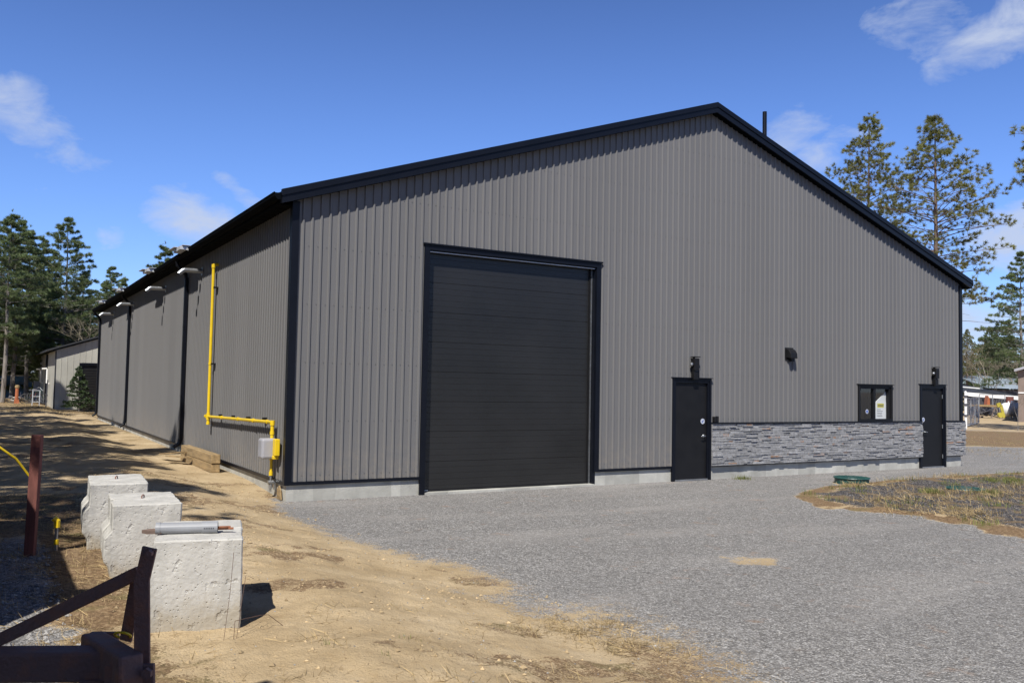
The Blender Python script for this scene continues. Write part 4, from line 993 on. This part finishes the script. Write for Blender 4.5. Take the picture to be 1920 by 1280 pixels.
mb.prism([(SX0-.45, SY-.3, srt(SX0)-.10), (SX0+7, SY-.3, srt(SX0+7)+.06), (SX0+7, SY-.3, srt(SX0+7)+.16), (SX0-.45, SY-.3, srt(SX0)-.02)], None, (0, SYE-SY+.6, 0))
sp3(mb.build('roof', M['shedroof'], shd))
mb = MB(); mb.box(.30, SY+.05, .1, 4.2, SY+.1, 2.62)
dd_ = sp3(mb.build('roller_door', M['door'], shd)); 
mb = MB(); mb.box(.18, SY-.04, .1, .32, SY+.02, 2.72); mb.box(.32, SY-.04, 2.60, 4.3, SY+.02, 2.73)
for k_ in range(16): mb.box(.33, SY+.035, .2+k_*.15, 4.19, SY+.05, .215+k_*.15)
o = mb.build('door_frame', M['black'], dd_); 
for y in (44.5, 51.5):
    b = MB(); b.tube([(SX0-.42, y, 2.38), (SX0-.18, y, 2.40), (SX0-.14, y, 2.34), (SX0-.14, y, 1.55), (SX0-.02, y, 1.5)], .05, 8); sp3(b.build('white_vent_pipe', M['white'], shd))
b = MB(); b.box(SX0-.10, 46.8, .2, SX0-.01, 47.4, 3.3); sp3(b.build('shed_downspout', M['black'], shd))
b = MB(); b.box(SX0-.35, 55, .25, SX0-.02, 56.2, 1.6); sp3(b.build('meter_box', M['greybox'], shd))
b = MB(); b.tube([(-1.32, 40.8, .25), (-1.28, 40.9, 1.75)], .03, 6); tag(b.build('dark_pole', M['ink']), 'thin dark pole standing against the beige shed corner', 'pole')
# metal rack frame by shed
b = MB()
for dx, dy in ((0, 0), (.35, 0), (0, .35), (.35, .35)): b.tube([(-1.95+dx, 41.8+dy, .25), (-1.93+dx, 41.8+dy, 1.15)], .018, 6)
for z in (.5, .8, 1.14):
    b.tube([(-1.95, 41.8, z), (-1.6, 41.8, z)], .015, 6); b.tube([(-1.95, 42.15, z), (-1.6, 42.15, z)], .015, 6); b.tube([(-1.95, 41.8, z), (-1.95, 42.15, z)], .015, 6)
tag(b.build('wire_rack', M['alu']), 'small tubular metal rack standing left of the beige shed corner', 'rack')
# bicycles
def bicycle(loc, rz, tilt, fm, label):
    e = empty('bicycle', loc, label, 'bicycle', 'old bicycles dumped beside the shed', rz); e.rotation_euler = (tilt, 0, rz)
    def wheel(x):
        w = MB(); ring = [(x+.31*math.cos(2*PI*k/20), 0, .32+.31*math.sin(2*PI*k/20)) for k in range(21)]; w.tube(ring, .022, 6, cap=False); o_ = w.build('wheel', M['ink'], e)
        w = MB()
        for k in range(10):
            an = 2*PI*k/10; w.tube([(x, 0, .32), (x+.3*math.cos(an), 0, .32+.3*math.sin(an))], .004, 3)
        w.build('spokes', M['alu'], o_)
    wheel(-.5); wheel(.5)
    f = MB()
    for a_, b_ in (((-.5, .32), (-.1, .32)), ((-.1, .32), (-.2, .80)), ((-.5, .32), (-.18, .72)), ((-.1, .32), (.33, .75)), ((-.18, .72), (.31, .80)), ((.5, .32), (.30, .88))): f.tube([(a_[0], 0, a_[1]), (b_[0], 0, b_[1])], .018, 6)
    f.build('frame', fm, e)
    h = MB(); h.tube([(.30, -.25, .93), (.33, 0, .90), (.30, .25, .93)], .014, 6); h.build('handlebar', M['alu'], e)
    h = MB(); h.prism([(-.34, -.07, .83), (-.34, .07, .83), (-.1, .02, .83), (-.1, -.02, .83)], None, (0, 0, .04)); h.build('saddle', M['ink'], e)
bicycle((-1.75, 45.4, .30), .3, .35, M['lid'], 'old green bicycle leaning by the far shed wall')
bicycle((-2.35, 46.6, .32), -.5, 1.1, M['white'], 'pale bicycle fallen on its side left of the green one')
bicycle((-1.5, 47.4, .30), 1.0, -.3, M['redpost'], 'red bicycle standing behind the green and pale bicycles')
# orange pump
e = empty('hand_pump', (-2.62, 45.5, .28), 'orange post with a pale cap standing left of the bicycles', 'post')
b = MB(); b.box(-.13, -.13, 0, .13, .13, .25); b.tube([(0, 0, .2), (0, 0, .95)], [.10, .09], 10); b.build('orange_body', M['orange'], e)
b = MB(); b.tube([(0, 0, .95), (0, 0, 1.08), (0, 0, 1.12)], [.12, .12, .06], 10); b.build('pale_cap', M['wood'], e)
# blue covered stack and lumber
e = empty('blue_container', (-3.9, 60, .2), 'blue tarpaulin covered fence panel far behind the left tree trunks', 'tarp cover')
b = MB(); b.box(-4, -.3, .1, 2.6, .3, 1.75); o = b.build('blue_cover', M['blue'], e, bevel=.03)
b = MB(); b.box(-4, -.34, 1.752, 2.62, .34, 1.80); o = b.build('top_rail', M['white'], e)
b = MB()
for k_ in range(8): b.bar((-6.3+.01*k_, 50.3-.12*(k_ % 4), .34+.11*(k_//4)), (-2.85+.1*(k_ % 3), 50.2-.12*(k_ % 4), .34+.11*(k_//4)), .10, .09)
tag(b.build('lumber_stack', M['wood']), 'low stack of orange brown lumber under the left trees', 'lumber')

# ================================================================ right background yard
yd = empty('open_shed', (76, 38, 0), 'open front shed with black lower roof and white fascia in the far yard', 'shed')
def mv(o, e_): o.location = Vector(o.location)-Vector(e_.location); return o
F = Vector((.857, -.516, 0)); G = Vector((.514, .857, 0)); CC = Vector((-4.16, -13.88, 0))
def fr(sx, dp_, z):  # metres to the right / away measured along the yard axes
    v_ = CC+F*sx+G*dp_; return Vector((v_.x, v_.y, z))
def px2(px, dp_): return (px-960)/1633.45*dp_
def pbox(mb, pxa, pxb, da, db, za, zb, t=.5):
    A = [fr(px2(pxa, da), da, 0), fr(px2(pxb, da), da, 0)]; w_ = [A[0], A[1], fr(px2(pxb, db), db, 0), fr(px2(pxa, db), db, 0)]
    mb.prism([(p.x, p.y, za) for p in w_], None, (0, 0, zb-za), t=t)
b = MB(); z9 = 1.93
def zz_(py, px, d_): return 1.933+((721.9+.0186*(px-960))-py)/1633.45*d_
d_ = 78
A0 = fr(px2(1811, d_), d_, zz_(736, 1811, d_)); A1 = fr(px2(1912, d_), d_, zz_(743, 1912, d_)); B0 = A0+G*6+Vector((0, 0, 1.0))+F*.8; B1 = A1+G*6+Vector((0, 0, 1.0))-F*2
b.prism([A0, A1, B1, B0], None, (0, 0, .06)); mv(b.build('roof', M['shedroof'], yd), yd)
b = MB(); b.bar(A0+Vector((0, 0, -.12)), A1+Vector((0, 0, -.15)), .06, .34); C0 = A0*.5+B0*.5+Vector((0, 0, .10)); C1 = A1*.5+B1*.5+Vector((0, 0, .10)); b.bar(C0, C0+(C1-C0)*.8, .1, .10); mv(b.build('white_fascia', M['white'], yd), yd)
b = MB()
for px in (1826, 1834, 1861, 1898): p = fr(px2(px, 79), 79, 0); b.box(p.x-.06, p.y-.06, 0, p.x+.06, p.y+.06, 1.6)
mv(b.build('post', M['alu'], yd), yd)
b = MB(); pbox(b, 1808, 1908, 83.5, 83.8, 0, 2.3); mv(b.build('back_wall', M['ink'], yd), yd)
# metal roofed barn behind
bn = empty('metal_roof_barn', (90, 40, 0), 'long barn with pale blue metal roof behind the open shed', 'barn')
b = MB(); d_ = 92
b.prism([fr(px2(1790, d_+8), d_+8, zz_(705, 1800, d_+8)), fr(px2(1935, d_+8), d_+8, zz_(708, 1903, d_+8)), fr(px2(1935, d_), d_, zz_(729, 1903, d_)), fr(px2(1850, d_), d_, zz_(727, 1858, d_))], None, (0, 0, .1)); mv(b.build('roof', M['palemetal'], bn), bn)
b = MB(); pbox(b, 1852, 1935, 92.6, 99, 0, zz_(731, 1870, 92.6)); mv(b.build('wall', M['brownwall'], bn), bn)
# brown building at the right edge
bb = empty('brown_house', (58, 19, 0), 'brown sided building cut off by the right edge', 'house')
b = MB(); d_ = 62; pbox(b, 1909, 2050, d_, d_+8, 0, zz_(694, 1912, d_)); mv(b.build('wall', M['brownwall'], bb), bb)
b = MB(); p0 = fr(px2(1902, d_-.5), d_-.5, zz_(697, 1905, d_)); p1 = fr(px2(2060, d_-.5), d_-.5, zz_(650, 1905, d_)); b.prism([p0, p1, p1+Vector((0, 0, .18)), p0+Vector((0, 0, .18))], None, G*9+F*5.6); mv(b.build('roof', M['greybox'], bb), bb)
b = MB(); p = fr(px2(1909, d_-.02), d_-.02, zz_(736, 1912, d_)); q = fr(px2(2050, d_-.02), d_-.02, zz_(736, 1912, d_)); b.bar(p, q, .05, .08); mv(b.build('trim_band', M['white'], bb), bb)
# propane tank
def tank_():
    d_ = 71; c_ = fr(px2(1898, d_), d_, 0); e = empty('propane_tank', (c_.x, c_.y, 0), 'white horizontal propane tank in the far yard', 'tank', rz=math.atan2(F.y, F.x)+.45)
    b = MB(); n = 18; ax = []; rd = []
    for k in range(6): an = k/5*PI/2; ax.append((-1.05-.42*math.cos(an)+0, 0, .88)); rd.append(max(.02, .66*math.sin(an)))
    ax2 = [(-x, y, z) for x, y, z in ax][::-1]; b.tube(ax+ax2, rd+rd[::-1], n); b.build('tank_body', M['white'], e, smooth=True)
    for x in (-.7, .7): b = MB(); b.box(x-.1, -.4, 0, x+.1, .4, .3); b.build('support', M['concrete'], e)
    b = MB(); b.tube([(0, 0, 1.5), (0, 0, 1.75)], .16, 10); b.tube([(-.6, 0, 1.5), (-.6, 0, 1.7)], .07, 8); b.build('valve_dome', M['white'], e)
    e.scale = (.8, .8, .82); return e
tank_()
p = fr(px2(1914, 66), 66, 0); b = MB(); pbox(b, 1906, 1930, 66, 67, .2, .62); tag(b.build('white_box', M['white']), 'low white box beside the propane tank at the right edge', 'box')
# plank on trestles, yellow implement
tb_ = empty('wooden_trestle', fr(px2(1850, 70), 70, 0), 'long orange plank on a wooden trestle in the far yard', 'trestle')
b = MB(); b.bar(fr(px2(1818, 70), 70, 1.02), fr(px2(1876, 70), 70, .98), .12, .16); mv(b.build('plank', M['wood'], tb_), tb_)
for px in (1830, 1866):
    for s_ in (-.35, .35): b = MB(); b.bar(fr(px2(px, 70)+s_, 70, 0), fr(px2(px, 70), 70, .92), .08, .08); mv(b.build('leg', M['brownwall'], tb_), tb_)
yi = empty('yellow_implement', fr(px2(1876, 69), 69, 0), 'yellow implement frame standing left of the propane tank', 'implement')
b = MB(); b.bar(fr(px2(1869, 69), 69, 1.05), fr(px2(1876, 69), 69, 1.15), .1, .3); b.bar(fr(px2(1876, 69), 69, 1.1), fr(px2(1882, 69), 69, .1), .1, .22); mv(b.build('frame', M['orangeyellow'], yi), yi)
b = MB(); c_ = fr(px2(1875, 69), 69, .3); b.tube([c_-G*.1, c_+G*.1], .2, 14); mv(b.build('wheel', M['orangeyellow'], yi), yi)
for i, (px, w_, h_, mk, nm, lb) in enumerate(((1846, 14, .55, 'ink', 'scrap_pile', 'dark scrap heap under the orange plank'), (1853, 4, 1.5, 'orange', 'orange_cone_frame', 'orange triangular frame under the open shed roof'), (1893, 3, 1.7, 'redpost', 'red_drum', 'red drum behind the propane tank'))):
    b = MB(); rn = random.Random(i)
    if nm == 'scrap_pile':
        for _ in range(26): c_ = fr(px2(px+rn.uniform(-w_, w_), 71), 71+rn.uniform(-.6, .6), rn.uniform(.1, h_)); b.bar(c_, c_+Vector((rn.uniform(-.6, .6), rn.uniform(-.6, .6), rn.uniform(-.2, .4))), rn.uniform(.04, .25), rn.uniform(.04, .2))
    elif nm == 'orange_cone_frame': a_ = fr(px2(px-3, 75), 75, .0); c_ = fr(px2(px+3, 75), 75, 0); b.prism([a_+Vector((0, 0, .9)), c_+Vector((0, 0, .9)), c_+Vector((0, 0, 1.45)), (a_+c_)/2+Vector((0, 0, 1.8))], None, G*.5)
    else: c_ = fr(px2(px, 75), 75, 0); b.tube([c_+Vector((0, 0, .9)), c_+Vector((0, 0, 1.75))], .3, 12)
    tag(b.build(nm, M[mk]), lb, nm.split('_')[-1] if nm != 'orange_cone_frame' else 'frame')
# chain link gate + post
cg = empty('chain_link_gate', fr(px2(1822, 53), 53, 0), 'open chain link gate standing in the yard beyond the workshop corner', 'gate')
ga = fr(px2(1812, 50), 50, .1); gb = fr(px2(1835, 56), 56, .1)
b = MB(); Hh = 1.55
def seg(t, z): v_ = ga+(gb-ga)*t; return Vector((v_.x, v_.y, .1+z))
for t in (0, .33, .66, 1): b.tube([seg(t, 0), seg(t, Hh)], .03, 6)
for z in (0, Hh): b.tube([seg(0, z), seg(1, z)], .03, 6)
mv(b.build('gate_frame', M['meshwire'], cg), cg)
b = MB(); n_ = 30
for k in range(-12, n_):
    t0 = k/n_; t1 = t0+Hh/((gb-ga).length)
    for s_ in (0, 1):
        a_, c_ = max(t0, 0), min(t1, 1)
        if a_ >= c_: continue
        za = (a_-t0)/(t1-t0)*Hh; zc = (c_-t0)/(t1-t0)*Hh
        if s_: za, zc = Hh-za, Hh-zc
        b.tube([seg(a_, za), seg(c_, zc)], .005, 3, cap=False)
mv(b.build('wire_mesh', M['meshwire'], cg), cg)
fp = empty('fence_post', fr(px2(1809.5, 48), 48, 0), 'pale tall fence post right beside the workshop corner', 'post')
b = MB(); c_ = fr(px2(1810.5, 48), 48, 0); b.tube([c_, c_+Vector((0, 0, 2.0)), c_+Vector((0, 0, 2.08))], [.07, .07, .04], 10); mv(b.build('post_shaft', M['white'], fp), fp)
b = MB()
for z in (.7, 1.3, 1.75): b.box(c_.x-.1, c_.y-.1, z, c_.x+.1, c_.y+.1, z+.08)
mv(b.build('hinge_strap', M['ink'], fp), fp)
fe = empty('chain_link_fence', fr(px2(1860, 76), 76, 0), 'low galvanised fence running behind the orange plank', 'fence')
b = MB()
for px in (1836, 1861, 1884): c_ = fr(px2(px, 74), 74, 0); b.tube([c_, c_+Vector((0, 0, 1.9))], .03, 6)
b.tube([fr(px2(1836, 74), 74, 1.9), fr(px2(1886, 74), 74, 1.9)], .03, 6)
for px in range(1862, 1884, 3): b.tube([fr(px2(px, 74), 74, 1.5), fr(px2(px+3, 74), 74, .3)], .03, 4)
mv(b.build('fence_rails', M['galv'], fe), fe)
# bare shrub at right edge
sh = bare(14, 2.0, 'bare thin shrub beside the gravel at the right edge', None, fr(px2(1908, 47), 47, 0), 'bare_shrub')
tag(sh, cat='shrub')

# ================================================================ ground cover
def blades(name, pts, hmin, hmax, m_, seed, wd=.004, per=8, spread=.05, lean=.7):
    rnd = np.random.default_rng(seed); P = np.repeat(np.array(pts), per, 0); n = len(P)
    P[:, :2] += rnd.normal(0, spread, (n, 2)); z = ground_h(P[:, 0], P[:, 1])-.005
    h = rnd.uniform(hmin, hmax, n); an = rnd.random(n)*6.283; le = rnd.random(n)*lean*h; w_ = wd*(.6+rnd.random(n))
    b0 = np.stack([P[:, 0]-np.sin(an)*w_, P[:, 1]+np.cos(an)*w_, z], -1); b1 = np.stack([P[:, 0]+np.sin(an)*w_, P[:, 1]-np.cos(an)*w_, z], -1)
    tp_ = np.stack([P[:, 0]+np.cos(an)*le, P[:, 1]+np.sin(an)*le, z+h*np.sqrt(np.clip(1-(le/h)**2*.6, .1, 1))], -1)
    sd = np.stack([-np.sin(an)*w_*.6, np.cos(an)*w_*.6, 0*w_], -1); mx_ = (b0+b1)*.2+tp_*.6+np.array([0, 0, 1.0])*(h*.04)[:, None]
    V = np.stack([b0, b1, mx_-sd, tp_], 1).reshape(-1, 3); F_ = np.stack([4*np.arange(n)+k for k in range(4)], -1)
    fo = Fol(); fo.v = [V]; fo.f = [F_]; fo.t = [rnd.random(n)]; return fo.build(name, m_)
rnd = np.random.default_rng(77)
def scatter(n, x0, x1, y0, y1, fn):
    x = rnd.uniform(x0, x1, n); y = rnd.uniform(y0, y1, n); k = fn(x, y) > rnd.random(n); return np.stack([x[k], y[k], 0*x[k]], -1)
A = scatter(1700, -4.6, .4, -11.6, -7.6, lambda x, y: sst(.48, .62, fbm(x, y, 1.1, 4, 81))*.8+.05)
B = scatter(1500, -4.6, -3.0, -8, 0, lambda x, y: .3+0*x)
C_ = scatter(600, 7.3, 20, -9, -1.5, lambda x, y: sst(.0, .3, inpoly_dist(x, y, BED))*sst(.5, .6, fbm(x, y, .9, 3, 93)))
Dd = scatter(2500, -6, 6, 30, 48, lambda x, y: .45*sst(.4, .6, fbm(x, y, .5, 4, 84)))
E_ = scatter(900, -3, .0, -7, 30, lambda x, y: .12*sst(.5, .65, fbm(x, y, .8, 4, 82)))
F_ = scatter(500, 22, 34, -2, 10, lambda x, y: .3+0*x)
tag(blades('dry_grass', np.concatenate([A, B, E_]), .02, .10, M['drygrass'], 5, .0016, 16, .06, 2.2), kind='stuff')
tag(blades('dry_grass', np.concatenate([C_, C_+np.array([.2, .1, 0]), Dd, F_]), .03, .15, M['drygrass'], 6, .0035, 24, .16, 1.8), kind='stuff')
G1 = scatter(420, 7.6, 20, -9, -1.5, lambda x, y: sst(.1, .4, inpoly_dist(x, y, BED))*sst(.52, .6, fbm(x, y, 1.3, 4, 91)))
G2 = np.array([(11.0, -3.9, 0), (11.05, -3.95, 0), (11.1, -3.85, 0), (12.1, -4.4, 0), (15, -3.2, 0), (9.9, -.25, 0), (14.5, -3.0, 0), (14.7, -3.3, 0)])
G3 = scatter(60, -3, .4, -11, -8.5, lambda x, y: .5*sst(.5, .6, fbm(x, y, 1.4, 3, 95)))
tag(blades('green_grass', np.concatenate([G1, np.repeat(G2, 5, 0)]), .03, .13, M['greengrass'], 7, .004, 30, .10, .8), kind='stuff')
tag(blades('green_grass', G3, .02, .05, M['greengrass'], 8, .0022, 12, .03, 1.0), kind='stuff')
# loose stones
def pebbles(name, P, smin, smax, seed, m_=None):
    r_ = np.random.default_rng(seed); n = len(P); z = ground_h(P[:, 0], P[:, 1])
    base = np.array([(1, 0, 0), (0, 1, 0), (-1, 0, 0), (0, -1, 0), (0, 0, .7), (0, 0, -.5)], float); s_ = smin+(smax-smin)*r_.random(n)**3
    V = base[None]*s_[:, None, None]*(.7+.6*r_.random((n, 6, 1))); an = r_.random(n)*6.28; c, s2 = np.cos(an)[:, None], np.sin(an)[:, None]
    x = V[..., 0]*c-V[..., 1]*s2; y = V[..., 0]*s2+V[..., 1]*c; V = np.stack([x+P[:, 0:1], y+P[:, 1:2], V[..., 2]+z[:, None]+s_[:, None]*.15], -1).reshape(-1, 3)
    T = [(0, 1, 4), (1, 2, 4), (2, 3, 4), (3, 0, 4), (1, 0, 5), (2, 1, 5), (3, 2, 5), (0, 3, 5)]
    F__ = (6*np.arange(n)[:, None, None]+np.array(T)[None]).reshape(-1, 3)
    me_ = bpy.data.meshes.new(name); me_.from_pydata(V.tolist(), [], F__.tolist()); at = me_.attributes.new('tint', 'FLOAT', 'FACE'); at.data.foreach_set('value', np.repeat(r_.random(n), 8).astype(np.float32)); me_.materials.append(m_ or M['pebble'])
    o = bpy.data.objects.new(name, me_); col.objects.link(o); return o
Q = scatter(16000, -.4, 9, -11, -.3, lambda x, y: sst(-.3, .4, x-np.interp(y, [e_[0] for e_ in EDGE], [e_[1] for e_ in EDGE]))*np.clip(1.1-(y+11)/12, .25, 1)*(inpoly_dist(x, y, BED) < 0))
Q2 = scatter(2500, -3, .6, -11, 2, lambda x, y: .3+0*x)
tag(pebbles('loose_gravel', np.concatenate([Q, Q2]), .004, .012, 5), kind='stuff')
Q3 = scatter(3500, -5.0, -3.6, -9.0, -4.2, lambda x, y: .8+0*x)
tag(pebbles('gravel_pile', Q3, .008, .028, 6), kind='stuff')

Q4 = scatter(5200, -3.4, 1.0, -11.2, 3, lambda x, y: (.25+.75*sst(.45, .6, fbm(x, y, 1.5, 3, 41)))*sst(.6, -.3, x-np.interp(y, [e_[0] for e_ in EDGE], [e_[1] for e_ in EDGE])))
tag(pebbles('sand_clods', Q4, .005, .022, 9, M['clod']), kind='stuff')
T1 = scatter(1500, -4.4, 1.0, -11.5, 6, lambda x, y: .15+.85*sst(.5, .62, fbm(x, y, 1.2, 4, 81)))
T2 = scatter(500, 0, 9, -10, -1, lambda x, y: .8*sst(.56, .66, fbm(x, y, .9, 4, 47)))
tag(blades('fallen_needles', np.concatenate([T1, T2]), .008, .022, M['litter'], 15, .0022, 6, .09, 6.0), kind='stuff')
